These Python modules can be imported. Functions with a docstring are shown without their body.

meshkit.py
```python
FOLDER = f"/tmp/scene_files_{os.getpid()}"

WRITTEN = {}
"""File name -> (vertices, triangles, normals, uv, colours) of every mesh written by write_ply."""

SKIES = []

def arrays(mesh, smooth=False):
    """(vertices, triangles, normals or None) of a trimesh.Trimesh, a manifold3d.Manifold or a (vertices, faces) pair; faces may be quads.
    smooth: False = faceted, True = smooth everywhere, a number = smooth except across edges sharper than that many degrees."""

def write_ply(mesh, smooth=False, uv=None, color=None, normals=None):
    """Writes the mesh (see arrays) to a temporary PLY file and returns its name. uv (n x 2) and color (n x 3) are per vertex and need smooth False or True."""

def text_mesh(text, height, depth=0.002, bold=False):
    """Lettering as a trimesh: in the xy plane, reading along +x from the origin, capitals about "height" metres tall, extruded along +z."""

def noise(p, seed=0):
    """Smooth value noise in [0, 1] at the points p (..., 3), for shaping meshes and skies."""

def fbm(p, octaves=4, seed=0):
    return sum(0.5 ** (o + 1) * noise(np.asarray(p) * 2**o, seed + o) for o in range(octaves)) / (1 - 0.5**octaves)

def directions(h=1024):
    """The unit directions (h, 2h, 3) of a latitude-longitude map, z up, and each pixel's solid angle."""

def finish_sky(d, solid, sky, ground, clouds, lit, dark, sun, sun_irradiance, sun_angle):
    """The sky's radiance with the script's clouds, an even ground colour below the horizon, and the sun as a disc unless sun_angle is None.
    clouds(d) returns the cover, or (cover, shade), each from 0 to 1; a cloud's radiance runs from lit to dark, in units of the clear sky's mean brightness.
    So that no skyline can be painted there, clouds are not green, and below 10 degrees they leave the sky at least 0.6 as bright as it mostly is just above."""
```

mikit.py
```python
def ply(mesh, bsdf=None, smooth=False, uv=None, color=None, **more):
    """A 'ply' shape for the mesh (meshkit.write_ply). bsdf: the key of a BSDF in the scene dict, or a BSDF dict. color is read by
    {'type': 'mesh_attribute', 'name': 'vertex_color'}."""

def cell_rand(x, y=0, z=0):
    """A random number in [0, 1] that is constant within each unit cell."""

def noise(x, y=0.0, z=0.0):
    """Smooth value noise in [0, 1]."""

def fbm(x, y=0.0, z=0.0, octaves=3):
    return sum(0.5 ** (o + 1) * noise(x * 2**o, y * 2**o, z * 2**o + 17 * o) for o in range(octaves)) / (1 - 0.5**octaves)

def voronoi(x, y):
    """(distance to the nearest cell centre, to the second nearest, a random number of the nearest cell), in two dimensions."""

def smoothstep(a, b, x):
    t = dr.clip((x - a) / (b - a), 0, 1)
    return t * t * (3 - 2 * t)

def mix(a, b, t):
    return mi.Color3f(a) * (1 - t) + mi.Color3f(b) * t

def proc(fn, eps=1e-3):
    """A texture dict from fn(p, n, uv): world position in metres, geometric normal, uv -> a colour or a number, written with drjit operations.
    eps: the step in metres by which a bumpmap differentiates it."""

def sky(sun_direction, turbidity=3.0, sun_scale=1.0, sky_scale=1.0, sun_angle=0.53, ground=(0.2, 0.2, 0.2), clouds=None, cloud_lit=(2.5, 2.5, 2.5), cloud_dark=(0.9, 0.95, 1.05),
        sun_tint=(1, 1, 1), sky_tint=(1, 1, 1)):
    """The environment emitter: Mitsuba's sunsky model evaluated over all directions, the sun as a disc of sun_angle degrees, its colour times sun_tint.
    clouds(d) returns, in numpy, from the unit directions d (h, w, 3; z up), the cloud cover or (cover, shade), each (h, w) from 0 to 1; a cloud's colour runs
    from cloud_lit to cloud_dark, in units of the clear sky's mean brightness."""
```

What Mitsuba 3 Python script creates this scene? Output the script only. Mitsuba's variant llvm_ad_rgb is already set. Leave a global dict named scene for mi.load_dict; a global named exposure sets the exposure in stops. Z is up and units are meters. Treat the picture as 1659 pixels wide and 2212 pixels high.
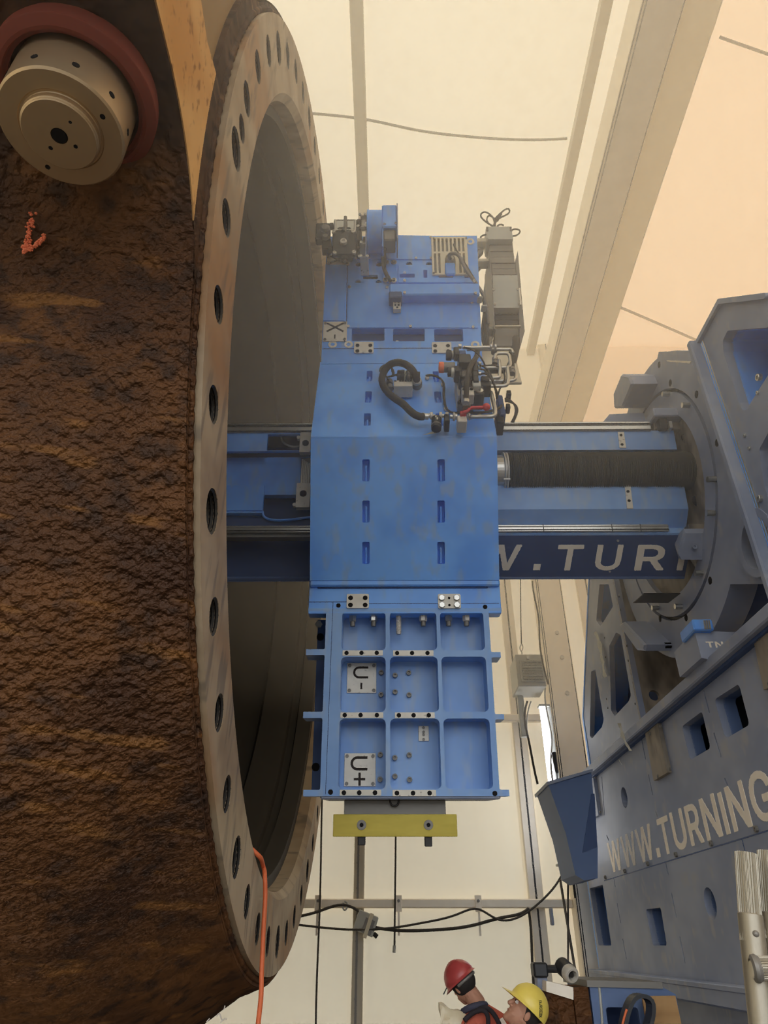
import math, random
import numpy as np, trimesh, mitsuba as mi, drjit as dr, mikit, meshkit
import manifold3d as m3
from shapely.geometry import Polygon, LineString, Point, box as sbox
from shapely import affinity
from shapely.ops import unary_union
from scipy.interpolate import CubicSpline
from mikit import noise, fbm, smoothstep, mix

# ------------------------------------------------------------------ camera, sky, exposure
W, H, FPX = 1659, 2212, 1500.0
PITCH, YAW, ROLL = math.radians(32.0), math.radians(-0.52), math.radians(0.07)
CAM = np.array([0.0, 0.0, 1.9])
FW = np.array([math.sin(YAW)*math.cos(PITCH), math.cos(YAW)*math.cos(PITCH), math.sin(PITCH)])
_r0 = np.array([math.cos(YAW), -math.sin(YAW), 0.0]); _u0 = np.cross(_r0, FW)
RT = math.cos(ROLL)*_r0 + math.sin(ROLL)*_u0
UP = -math.sin(ROLL)*_r0 + math.cos(ROLL)*_u0
exposure = 0.22
scene, labels = {}, {}
scene['camera'] = {'type': 'perspective', 'fov': math.degrees(2*math.atan(W/2/FPX)), 'fov_axis': 'x',
                   'near_clip': 0.05, 'far_clip': 200.0,
                   'to_world': mi.ScalarTransform4f().look_at(origin=CAM.tolist(), target=(CAM+FW).tolist(), up=UP.tolist())}
def _clouds(d):
    return np.ones(d.shape[:2]), np.full(d.shape[:2], 0.0)
scene['sky'] = mikit.sky((-0.35, 0.2, 0.9), turbidity=4.0, sun_scale=0.0, sky_scale=12.2,
                         clouds=_clouds, cloud_lit=(2.0, 2.1, 2.2), cloud_dark=(1.5, 1.5, 1.5))
rng = random.Random(7); nrng = np.random.default_rng(7)

# ------------------------------------------------------------------ helpers
def ray(px, py): return FW + RT*(px-W/2)/FPX + UP*(H/2-py)/FPX
def hit(px, py, n, p):
    d = ray(px, py); n = np.asarray(n, float)
    return CAM + d*(((np.asarray(p, float)-CAM)@n)/(d@n))
def onX(px, py, X): return hit(px, py, (1, 0, 0), (X, 0, 0))
def onY(px, py, Y): return hit(px, py, (0, 1, 0), (0, Y, 0))
def onZ(px, py, Z): return hit(px, py, (0, 0, 1), (0, 0, Z))
def lin(c): 
    c = np.asarray(c, float)/255.0
    return [float(x) for x in np.where(c <= .04045, c/12.92, ((c+.055)/1.055)**2.4)]
def key_of(name, parent=None):
    k = name if parent is None else parent+'__'+name
    if k not in taken: taken.add(k); return k
    i = 1
    while f'{k}_{i:03d}' in taken: i += 1
    k = f'{k}_{i:03d}'; taken.add(k); return k
taken = set()
def part(parent, name, mesh, mat, smooth=False, label=None, **kw):
    k = key_of(name, parent)
    if isinstance(mesh, dict): scene[k] = mesh
    else: scene[k] = mikit.ply(mesh, 'mat_'+mat, smooth, **kw)
    if label: labels[k] = {'label': label}
    return k
def thing(name, label, cat, group=None):
    k = key_of(name); labels[k] = {'label': label, 'category': cat}
    if group: labels[k]['group'] = group
    return k
def solo(name, mesh, mat, label, cat, group=None, smooth=False):
    k = thing(name, label, cat, group); scene[k] = mikit.ply(mesh, 'mat_'+mat, smooth); return k
def struct(name, mesh=None, mat=None, smooth=False, label=None):
    k = key_of(name); labels[k] = {'kind': 'structure'}
    if label: labels[k]['label'] = label
    if mesh is not None: scene[k] = mikit.ply(mesh, 'mat_'+mat, smooth)
    return k
cat = trimesh.util.concatenate
def hullm(pts): return trimesh.Trimesh(np.asarray(pts, float)).convex_hull if False else trimesh.convex.convex_hull(np.asarray(pts, float))
def bx(a, b, bev=0.0):
    """box between corners a and b, edges chamfered by bev"""
    a, b = np.minimum(a, b).astype(float), np.maximum(a, b).astype(float)
    bev = min(bev, 0.45*float((b-a).min()))
    if bev <= 0:
        m = trimesh.creation.box(b-a); m.apply_translation((a+b)/2); return m
    P = []
    for sx in (0, 1):
        for sy in (0, 1):
            for sz in (0, 1):
                c = np.where([sx, sy, sz], b, a); s = np.where([sx, sy, sz], -1.0, 1.0)*bev
                P += [c+s*[0, 1, 1], c+s*[1, 0, 1], c+s*[1, 1, 0]]
    return hullm(P)
def basis(d):
    d = np.asarray(d, float); d = d/np.linalg.norm(d)
    a = np.cross(d, [0, 0, 1] if abs(d[2]) < .9 else [1, 0, 0]); a /= np.linalg.norm(a)
    return a, np.cross(d, a), d
def lathe(prof, p, d, seg=24):
    """prof: list of (r, h); revolved about the axis through p along d"""
    a, b, d = basis(d); prof = np.asarray(prof, float); p = np.asarray(p, float)
    t = np.arange(seg)*2*np.pi/seg; n = len(prof)
    ring = np.cos(t)[:, None]*a + np.sin(t)[:, None]*b
    V = p + prof[:, 0][:, None, None]*ring[None] + (prof[:, 1][:, None, None])*d
    V = V.reshape(-1, 3); F = []
    for i in range(n-1):
        for j in range(seg):
            k = (j+1) % seg
            q = (i*seg+j, i*seg+k, (i+1)*seg+k, (i+1)*seg+j)
            if prof[i, 0] > 1e-9: F.append((q[0], q[1], q[2]))
            if prof[i+1, 0] > 1e-9: F.append((q[0], q[2], q[3]))
    m = trimesh.Trimesh(V, F, process=False); return m
def cyl(p0, p1, r, seg=20, bev=0.0, r1=None):
    p0, p1 = np.asarray(p0, float), np.asarray(p1, float); L = np.linalg.norm(p1-p0); r1 = r if r1 is None else r1
    pr = [(0, 0), (r-bev, 0), (r, bev), (r1, L-bev), (r1-bev, L), (0, L)] if bev > 0 else [(0, 0), (r, 0), (r1, L), (0, L)]
    return lathe(pr, p0, p1-p0, seg)
def tube(pts, r, seg=8, smooth=True, n=None):
    P = np.asarray(pts, float)
    if smooth and len(P) > 2:
        s = np.r_[0, np.cumsum(np.linalg.norm(np.diff(P, axis=0), axis=1))]
        n = n or 8*len(P); P = CubicSpline(s, P)(np.linspace(0, s[-1], n))
    T = np.gradient(P, axis=0); T /= np.linalg.norm(T, axis=1, keepdims=True)+1e-12
    a = np.cross(T[0], [0.3, 0.2, 1.0]); a /= np.linalg.norm(a)
    R = np.broadcast_to(r, (len(P),)); V = []
    th = np.arange(seg)*2*np.pi/seg
    for i in range(len(P)):
        a = a - T[i]*(a@T[i]); a /= np.linalg.norm(a); b = np.cross(T[i], a)
        V.append(P[i] + R[i]*(np.cos(th)[:, None]*a + np.sin(th)[:, None]*b))
    V = np.vstack(V+[P[:1], P[-1:]]); F = []; N = len(P)
    for i in range(N-1):
        for j in range(seg):
            k = (j+1) % seg
            F += [(i*seg+j, i*seg+k, (i+1)*seg+k), (i*seg+j, (i+1)*seg+k, (i+1)*seg+j)]
    for j in range(seg):
        k = (j+1) % seg
        F += [(N*seg, k, j), (N*seg+1, (N-1)*seg+j, (N-1)*seg+k)]
    return trimesh.Trimesh(V, F, process=False)
def ext(poly, z0, z1):
    gs = [g for g in getattr(poly, 'geoms', [poly]) if g.area > 1e-9]
    ms = []
    for g in gs:
        m = trimesh.creation.extrude_polygon(g, abs(z1-z0), engine='earcut'); m.apply_translation([0, 0, min(z0, z1)]); ms.append(m)
    return cat(ms)
def rr(a0, b0, a1, b1, r=0.02):
    p = sbox(min(a0, a1), min(b0, b1), max(a0, a1), max(b0, b1)); r = min(r, .48*min(abs(a1-a0), abs(b1-b0)))
    return p.buffer(-r).buffer(r, quad_segs=4) if r > 0 else p
class Fr:
    """a flat working plane in space: origin, two in-plane axes and the normal"""
    def __init__(s, o, ex, ey, ez=None):
        s.o = np.asarray(o, float); s.x = np.asarray(ex, float)/np.linalg.norm(ex); s.y = np.asarray(ey, float)/np.linalg.norm(ey)
        s.z = np.cross(s.x, s.y) if ez is None else np.asarray(ez, float)/np.linalg.norm(ez)
        s.M = np.eye(4); s.M[:3, 0], s.M[:3, 1], s.M[:3, 2], s.M[:3, 3] = s.x, s.y, s.z, s.o
    def p(s, a, b, h=0): return s.o + s.x*a + s.y*b + s.z*h
    def at(s, px, py, h=0):
        P = hit(px, py, s.z, s.o+s.z*h)-s.o; return P@s.x, P@s.y
    def w(s, px, py, h=0): return hit(px, py, s.z, s.o+s.z*h)
    def rect(s, x0, y0, x1, y1, h=0):
        A = s.at(x0, (y0+y1)/2, h)[0]; B = s.at(x1, (y0+y1)/2, h)[0]; C = s.at((x0+x1)/2, y1, h)[1]; D = s.at((x0+x1)/2, y0, h)[1]
        return min(A, B), min(C, D), max(A, B), max(C, D)
    def poly(s, pts, h=0): return Polygon([s.at(*q, h) for q in pts])
    def put(s, m):
        m = m.copy(); m.apply_transform(s.M)
        if np.linalg.det(s.M[:3, :3]) < 0: m.invert()
        return m
    def plate(s, poly, z0, z1): return s.put(ext(poly, z0, z1))
    def box(s, a0, b0, a1, b1, z0, z1, bev=0.0): return s.put(bx((a0, b0, z0), (a1, b1, z1), bev))
    def pbox(s, x0, y0, x1, y1, z0, z1, bev=0.0, h=None):
        a0, b0, a1, b1 = s.rect(x0, y0, x1, y1, z1 if h is None else h); return s.box(a0, b0, a1, b1, z0, z1, bev)
    def cyl(s, a, b, r, z0, z1, seg=16, bev=0.0): return cyl(s.p(a, b, z0), s.p(a, b, z1), r, seg, bev)
    def path(s, pts): return [s.w(*q) for q in pts]
def bolt(fr, a, b, r, z=0.0, h=None, seg=12):
    h = h or r*.9
    return lathe([(0, h*.45), (r*.5, h*.45), (r*.55, h), (r*.92, h), (r, h*.88), (r, -.004)], fr.p(a, b, z), fr.z, seg)
def hexbolt(fr, a, b, r, z=0.0, h=None):
    h = h or r*.8; t = np.arange(6)*np.pi/3+rng.random()
    P = [fr.p(a+k*r*np.cos(x), b+k*r*np.sin(x), z+q) for q, k in ((-.003, 1), (h*.85, 1), (h, .88)) for x in t]
    return hullm(P)
def washerhole(fr, a, b, r, z=0.0): return lathe([(0, z-.001), (r*.5, z-.001), (r*.55, z+.006), (r, z+.006), (r, z-.004)], fr.o*0+fr.p(a, b, 0), fr.z, 14)
def lettering(fr, txt, a, b, height, width=None, mat=None, depth=.002, z=0.0, shear=0.0, bold=True):
    m = meshkit.text_mesh(txt, height, depth, bold=bold); m.apply_translation([-m.bounds[0][0], -m.bounds[0][1], 0])
    if width: m.apply_scale([width/m.extents[0], 1, 1])
    if shear: m.vertices[:, 0] += m.vertices[:, 1]*shear
    m.apply_translation([a, b, z]); return fr.put(m)

# ------------------------------------------------------------------ materials
def M(name, bsdf): scene['mat_'+name] = bsdf if bsdf['type'] in ('twosided', 'dielectric', 'thindielectric', 'principledthin', 'bumpmap') else {'type': 'twosided', 'b': bsdf}; return name
def pr(col, rough=.5, metal=0.0, spec=.5, **k):
    c = {'type': 'rgb', 'value': lin(col)} if not isinstance(col, dict) else col
    return {'type': 'principled', 'base_color': c, 'roughness': rough, 'metallic': metal, 'specular': spec, **k}
def bump(b, fn, scale, eps=2e-3): return {'type': 'twosided', 'b': {'type': 'bumpmap', 'arbitrary': mikit.proc(fn, eps), 'scale': scale, 'b': b}}
C = lambda c: mi.Color3f(*lin(c))
def f_blue(p, n, uv):
    a = fbm(p.x*3, p.y*3, p.z*2, 4); s = fbm(p.x*14+3, p.y*14, p.z*3.0, 3)
    c = mix(C((92, 146, 226)), C((110, 164, 236)), smoothstep(.3, .7, a))
    return mix(c, C((150, 164, 180)), smoothstep(.50, .80, s)*.45)
def f_dusty(p, n, uv):
    a = fbm(p.x*3, p.y*3, p.z*2, 4); s = fbm(p.x*14+3, p.y*14, p.z*3.0, 3)
    c = mix(C((110, 146, 198)), C((126, 160, 206)), smoothstep(.3, .7, a))
    return mix(c, C((158, 168, 178)), smoothstep(.50, .80, s)*.45)
def f_slate(p, n, uv):
    a = fbm(p.x*2+7, p.y*2, p.z*2, 4); s = fbm(p.x*9, p.y*9, p.z*5, 3)
    c = mix(C((126, 135, 157)), C((146, 153, 170)), smoothstep(.3, .7, a))
    return mix(c, C((158, 156, 156)), smoothstep(.58, .82, s)*.6)
def f_rust(p, n, uv):
    a = fbm(p.x*1.7, p.y*1.7, p.z*1.7, 4); b = fbm(p.x*11+5, p.y*11, p.z*11, 4); d = fbm(p.x*4+9, p.y*4+2, p.z*16, 3)
    c = mix(C((62, 37, 20)), C((98, 62, 30)), smoothstep(.35, .68, a))
    c = mix(c, C((46, 30, 20)), smoothstep(.45, .75, b)*.8)
    return mix(c, C((140, 94, 44)), smoothstep(.62, .8, d)*.5)
def f_rustbump(p, n, uv): return fbm(p.x*34, p.y*34, p.z*34, 4)
def f_flange(p, n, uv):
    a = fbm(p.x*2, p.y*2.2, p.z*2.2, 4); s = fbm(p.x*5, p.y*16+4, p.z*3, 3)
    c = mix(C((140, 118, 92)), C((170, 151, 124)), smoothstep(.3, .7, a))
    c = mix(c, C((150, 104, 58)), smoothstep(.55, .75, fbm(p.x+3, p.y*1.3+8, p.z*1.6, 3))*.7)
    return mix(c, C((92, 84, 76)), smoothstep(.55, .8, s)*.55)
def f_lug(p, n, uv):
    a = fbm(p.x*2+2, p.y*2.2, p.z*3, 3); s = fbm(p.x*20, p.y*26, p.z*12, 3)
    c = mix(C((188, 134, 72)), C((206, 160, 100)), smoothstep(.3, .7, a))
    return mix(c, C((122, 76, 38)), smoothstep(.55, .8, s)*.7)
def f_steel(p, n, uv):
    a = fbm(p.x*9, p.y*9, p.z*9, 4); s = fbm(p.x*46, p.y*46, p.z*46, 2)
    c = mix(C((178, 172, 160)), C((208, 202, 190)), a)
    return mix(c, C((92, 78, 66)), smoothstep(.62, .82, .5*s+.5*a)*.8)
def f_alu(p, n, uv):
    a = fbm(p.x*4, p.y*4, p.z*1.2, 4)
    return mix(C((222, 212, 194)), C((236, 226, 208)), a)
def f_fabric(p, n, uv):
    a = fbm(p.x*1.1, p.y*1.1, p.z*.8, 4); s = fbm(p.x*7, p.y*7, p.z*.9, 3)
    return mix(C((240, 227, 199)), C((238, 224, 195)), smoothstep(.40, .80, .5*a+.5*s))
def f_floor(p, n, uv):
    return mix(C((92, 88, 82)), C((118, 112, 104)), fbm(p.x*2, p.y*2, 0, 4))
def f_ply(p, n, uv):
    return mix(C((150, 112, 72)), C((178, 142, 98)), fbm(p.x*3, p.y*3, p.z*18, 4))
def f_dirty(p, n, uv):
    a = fbm(p.x*5, p.y*5, p.z*2, 4)
    return mix(C((146, 136, 122)), C((86, 80, 74)), smoothstep(.38, .72, a))
def f_tool(p, n, uv):
    return mix(C((176, 158, 60)), C((196, 178, 80)), fbm(p.x*6, p.y*6, p.z*20, 3))
M('blue', pr(mikit.proc(f_blue), .42, 0, .4))
M('blue_dusty', pr(mikit.proc(f_dusty), .45, 0, .4))
M('slate', pr(mikit.proc(f_slate), .5, 0, .35))
M('navy', pr((58, 78, 118), .5, 0, .35))
M('rust', bump(pr(mikit.proc(f_rust), .68, 0, .35), f_rustbump, .05))
M('flange', pr(mikit.proc(f_flange), .55, .15, .4))
M('lugside', pr(mikit.proc(f_lug), .75, 0, .2))
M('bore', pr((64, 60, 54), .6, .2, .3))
M('steel', pr(mikit.proc(f_steel), .42, .15, .5))
M('lugweb', pr((140, 112, 74), .7, 0, .2))
M('pinsteel', pr((196, 170, 134), .36, .75, .5))
M('bright', pr((190, 188, 182), .28, .85, .5))
M('dull', pr((120, 116, 110), .5, .4, .5))
M('dark', pr((46, 44, 42), .5, .1, .4))
M('hole', pr((30, 28, 28), .8, 0, .1))
M('blue_shaded', pr((88, 108, 146), .5, 0, .35))  # shaded copy of the blue paint, the shade put into its colour
M('rubber', pr((70, 66, 60), .75, 0, .25))
M('black', pr((36, 37, 40), .45, 0, .4))
M('alu', pr(mikit.proc(f_alu), .5, .25, .4))
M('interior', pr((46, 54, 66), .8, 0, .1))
M('alu_tube', pr((150, 142, 126), .42, .6, .5))
M('alu_grey', pr((178, 168, 148), .5, .2, .4))
M('cream', pr((206, 196, 172), .55, 0, .3))
M('greybox', pr((172, 172, 164), .5, 0, .3))
M('red_primer', pr((120, 60, 46), .75, 0, .2))
M('red', pr((186, 54, 58), .4, 0, .5))
M('orange', pr((226, 122, 84), .6, 0, .3))
M('cable_orange', pr((206, 104, 62), .55, 0, .4))
M('yellow', pr(mikit.proc(f_tool), .55, 0, .3))
M('letter', pr((238, 228, 212), .6, 0, .2))
M('glyph', pr((52, 46, 42), .7, 0, .1))
M('ply', pr(mikit.proc(f_ply), .7, 0, .2))
M('dirty', pr(mikit.proc(f_dirty), .6, .1, .3))
M('floor', pr(mikit.proc(f_floor), .6, 0, .3))
M('panel', pr((196, 182, 158), .7, 0, .2))
def fab(name, col, tr): scene['mat_'+name] = {'type': 'principledthin', 'base_color': col, 'roughness': .7, 'diff_trans': tr, 'spec_trans': 0.0}
fab('fabric', mikit.proc(f_fabric), .56)
fab('fabric_wall', mikit.proc(f_fabric), .40)
fab('fabric_peach', {'type': 'rgb', 'value': lin((246, 216, 178))}, .56)

# ------------------------------------------------------------------ tent hall
YW, ZE, XL, XR, YF = 11.2, 13.25, -9.0, 12.0, -9.0
DOOR = (-8.0, 11.0, 11.0)                # the open front door: x from, x to, height
SL = math.tan(math.radians(3.0))
def roofz(y): return ZE + (YW-y)*SL
def grid(o, e1, e2, n1, n2, disp=None):
    o, e1, e2 = map(lambda v: np.asarray(v, float), (o, e1, e2))
    s, t = np.meshgrid(np.linspace(0, 1, n1+1), np.linspace(0, 1, n2+1), indexing='ij')
    V = o + s[..., None]*e1 + t[..., None]*e2
    if disp is not None: V = V + disp(V)
    V = V.reshape(-1, 3); i, j = np.meshgrid(np.arange(n1), np.arange(n2), indexing='ij'); q = (i*(n2+1)+j).ravel()
    return trimesh.Trimesh(V, np.vstack([np.c_[q, q+1, q+n2+2], np.c_[q, q+n2+2, q+n2+1]]), process=False)
struct('floor', bx((XL, YF, -.2), (XR, YW+.3, 0)), 'floor')
XC = onY(1192, 1480, YW)[0]             # the big portal column
XPE = onY(1290, 1300, YW)[0]
XK = onY(776, 1900, YW)[0]              # slim keder profile left of it
def wr(k):
    return lambda V: np.stack([V[..., 0]*0, (meshkit.noise(V*[1.1, 0, .22]+k)-.5)*.05, V[..., 0]*0], -1)
wb = struct('wall_back')
scene.pop(wb, None)
for x0, x1, mt in ((XL, XK, 'fabric_wall'), (XK, XPE, 'fabric_wall'), (XPE, XR, 'fabric_peach')):
    part(wb, 'fabric_panel', grid((x0, YW, 0), (x1-x0, 0, 0), (0, 0, ZE+.02), 40, 60, wr(x0)), mt, True)
struct('wall_left', grid((XL, YF, 0), (0, YW-YF, 0), (0, 0, ZE), 4, 4), 'fabric')
struct('wall_right', grid((XR, YF, 0), (0, YW-YF, 0), (0, 0, ZE), 4, 4), 'panel')
wf = struct('wall_front', label='front gable of the hall with its wide door standing open')
for q in ((XL, 0, DOOR[0], DOOR[2]), (DOOR[1], 0, XR, DOOR[2]), (XL, DOOR[2], XR, roofz(YF))):
    part(wf, 'fabric_panel', grid((q[0], YF, q[1]), (q[2]-q[0], 0, 0), (0, 0, q[3]-q[1]), 3, 3), 'fabric_wall')
_q = hit(1500, 0, (0, SL, 1.0), (0, YW, ZE)); XPR = _q[0]
ce = struct('ceiling')
RZ = roofz(YF)-ZE
for x0, x1, mt in ((XL, XK, 'fabric'), (XK, XPR, 'fabric'), (XPR, XR, 'fabric_peach')):
    def sag(V, x0=x0, x1=x1):
        s = (V[..., 0]-x0)/(x1-x0); return np.stack([V[..., 0]*0, V[..., 0]*0, -.10*4*s*(1-s)+(meshkit.noise(V*[.9, .5, 0])-.5)*.05], -1)
    part(ce, 'fabric_panel', grid((x0, YW, ZE), (x1-x0, 0, 0), (0, YF-YW, RZ), 30, 40, sag), mt, True)
# slim keder profile: post on the wall and roof purlin
t1 = struct('trim_1', label='slim grey tent profile with bolts on the back wall and roof')
part(t1, 'post', bx((XK-.075, YW-.09, 0), (XK+.075, YW-.02, ZE), .01), 'alu_grey')
part(t1, 'groove', bx((XK-.03, YW-.093, 0), (XK+.0, YW-.088, ZE)), 'dull')
d = np.array([0, YF-YW, RZ]); 
def beam(x0, x1, z0, z1, y0=YW-.02, y1=YF, bev=.01):
    m = bx((x0, y1, z0), (x1, y0, z1), bev); m.vertices[:, 2] += roofz(m.vertices[:, 1]); return m
part(t1, 'roof_profile', beam(XK-.10, XK+.10, -.24, -.12), 'alu_grey')
for z in np.arange(.35, 4.0, .32): part(t1, 'bolt', cyl((XK-.02, YW-.105, z), (XK-.02, YW-.09, z), .016, 8), 'dull')
# portal frame: broad column and rafter
RB = -2.75
t2 = struct('trim_2', label='broad pale aluminium portal column and rafter of the tent')
cw0, cw1 = onY(1164, 1330, YW-.35)[0], onY(1222, 1330, YW-.35)[0]
part(t2, 'column', bx((cw0, YW-.36, 0), (cw1, YW-.08, ZE+RB+.3), .015), 'alu')
for q in (cw0+.02, cw0+.05, cw1-.02): part(t2, 'edge_groove', bx((q-.006, YW-.363, 0), (q+.006, YW-.355, ZE+RB)), 'dark')
def P13(px, py, dz): # point of a pixel on the roof plane lowered by dz
    n = np.array([0, SL, 1.0]); return hit(px, py, n, (0, YW, ZE+dz))

ra0, ra1 = P13(1388, 0, RB)[0], P13(1482, 0, RB)[0]
part(t2, 'rafter', beam(ra0, ra1, RB, RB+.5, y0=YW-.1), 'alu')
for q in (ra0+.012, ra0+.05, ra1-.012): part(t2, 'edge_groove', beam(q-.006, q+.006, RB-.004, RB+.01, y0=YW-.1, bev=0), 'dull')
for px, py in ((1203, 1367), (1214, 1420), (1225, 1497)): 
    P = onY(px, py, YW-.36); part(t2, 'bolt', cyl(P, P-[0, .02, 0], .034, 10), 'steel')
# keder side bands of the column: left and right of it
for s, (pa, pb) in (('left', (1084, 1110)), ('right', (1256, 1282))):
    k = struct('trim_3' if s == 'left' else 'trim_4', label=f'tent keder profile {s} of the broad column')
    a, b = onY(pa, 1330, YW-.1)[0], onY(pb, 1330, YW-.1)[0]
    part(k, 'post', bx((a, YW-.12, 0), (b, YW-.03, ZE+.02), .01), 'alu')
    g = (a+b)/2 + (.06 if s == 'right' else 0)
    part(k, 'groove', bx((g-.012, YW-.124, 0), (g+.012, YW-.118, ZE)), 'dark')
    for z in np.arange(.5, 7.8, .4): part(k, 'bolt', cyl((g, YW-.14, z), (g, YW-.12, z), .016, 8), 'dull')
    qa, qb = (P13(1300, 0, -.3)[0], P13(1325, 0, -.3)[0]) if s == 'left' else (P13(1482, 0, RB+.05)[0], P13(1562, 0, RB+.05)[0])
    if s == 'left': part(k, 'roof_profile', beam(qa, qb, -.32, -.14), 'alu_grey')
    else:
        def wrk(V): return np.stack([V[..., 0]*0, V[..., 0]*0, (meshkit.noise(V*[3, 9, 0]+4)-.5)*.03], -1)
        m = grid((qa-.02, YW-.05, RB+.05), (qb-qa+.02, 0, .0), (0, YF-YW, 0), 10, 260, wrk); m.vertices[:, 2] += roofz(m.vertices[:, 1])
        part(k, 'gathered_sleeve', m, 'fabric', True)
        part(k, 'sleeve_side', beam(qb-.012, qb, RB+.05, -.1, bev=0), 'alu')
# rails across the back wall
def rail(nm, py, x0, x1, lab):
    k = struct(nm, label=lab); z = onY(900, py, YW-.16)[2]
    part(k, 'bar', bx((x0, YW-.22, z-.055), (x1, YW-.10, z+.055), .012), 'alu'); return k, z
r1, zr1 = rail('trim_5', 1952, -6.0, cw0, 'horizontal aluminium rail low on the back wall')
r2, zr2 = rail('trim_6', 1552, -6.0, cw0, 'horizontal aluminium rail across the middle of the back wall')
for px in (687, 861, 1033):
    x = onY(px, 1952, YW-.22)[0]
    c = part(r1, 'clamp', bx((x-.045, YW-.24, zr1-.10), (x+.045, YW-.22, zr1+.10), .006), 'alu')
    part(c, 'screw', cyl((x, YW-.26, zr1+.03), (x, YW-.24, zr1+.03), .02, 8), 'dull')
    part(c, 'strap', bx((x-.014, YW-.245, zr1-.38), (x+.014, YW-.238, zr1-.1)), 'alu')
x = onY(1092, 1552, YW-.22)[0]
# sagging seams of the roof skin
k = struct('trim_7', label='sagging dark seam line across the roof skin')
scene[k] = mikit.ply(tube([P13(x, y, -.17) for x, y in ((600, 236), (675, 245), (790, 258), (900, 281), (1000, 294), (1100, 301), (1225, 299))], .022, 6), 'mat_dull', True)
k = struct('trim_8', label='straight seam of the peach roof skin beside the machine')
scene[k] = mikit.ply(tube([P13(x, y, -.17) for x, y in ((1335, 662), (1420, 698), (1512, 738), (1600, 775))], .03, 6), 'mat_dull', True)
k = struct('trim_9', label='seam of the peach roof skin in the upper right corner')
scene[k] = mikit.ply(tube([P13(x, y, -.17) for x, y in ((1555, 80), (1605, 98), (1659, 117), (1720, 140))], .022, 6), 'mat_dull', True)

# layer of haze (welding fume) under the roof
HZ = (4.3, 12.9)
k = thing('haze', 'pale warm haze hanging in the air under the tent roof', 'haze'); labels[k]['kind'] = 'stuff'
scene[k] = mikit.ply(bx((XL+.3, -6.0, HZ[0]), (XR-.3, YW-.5, HZ[1])), {'type': 'null'})
scene[k]['interior'] = {'type': 'homogeneous', 'sigma_t': .085, 'albedo': {'type': 'rgb', 'value': [.97, .95, .90]}, 'phase': {'type': 'hg', 'g': .5}}

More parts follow.
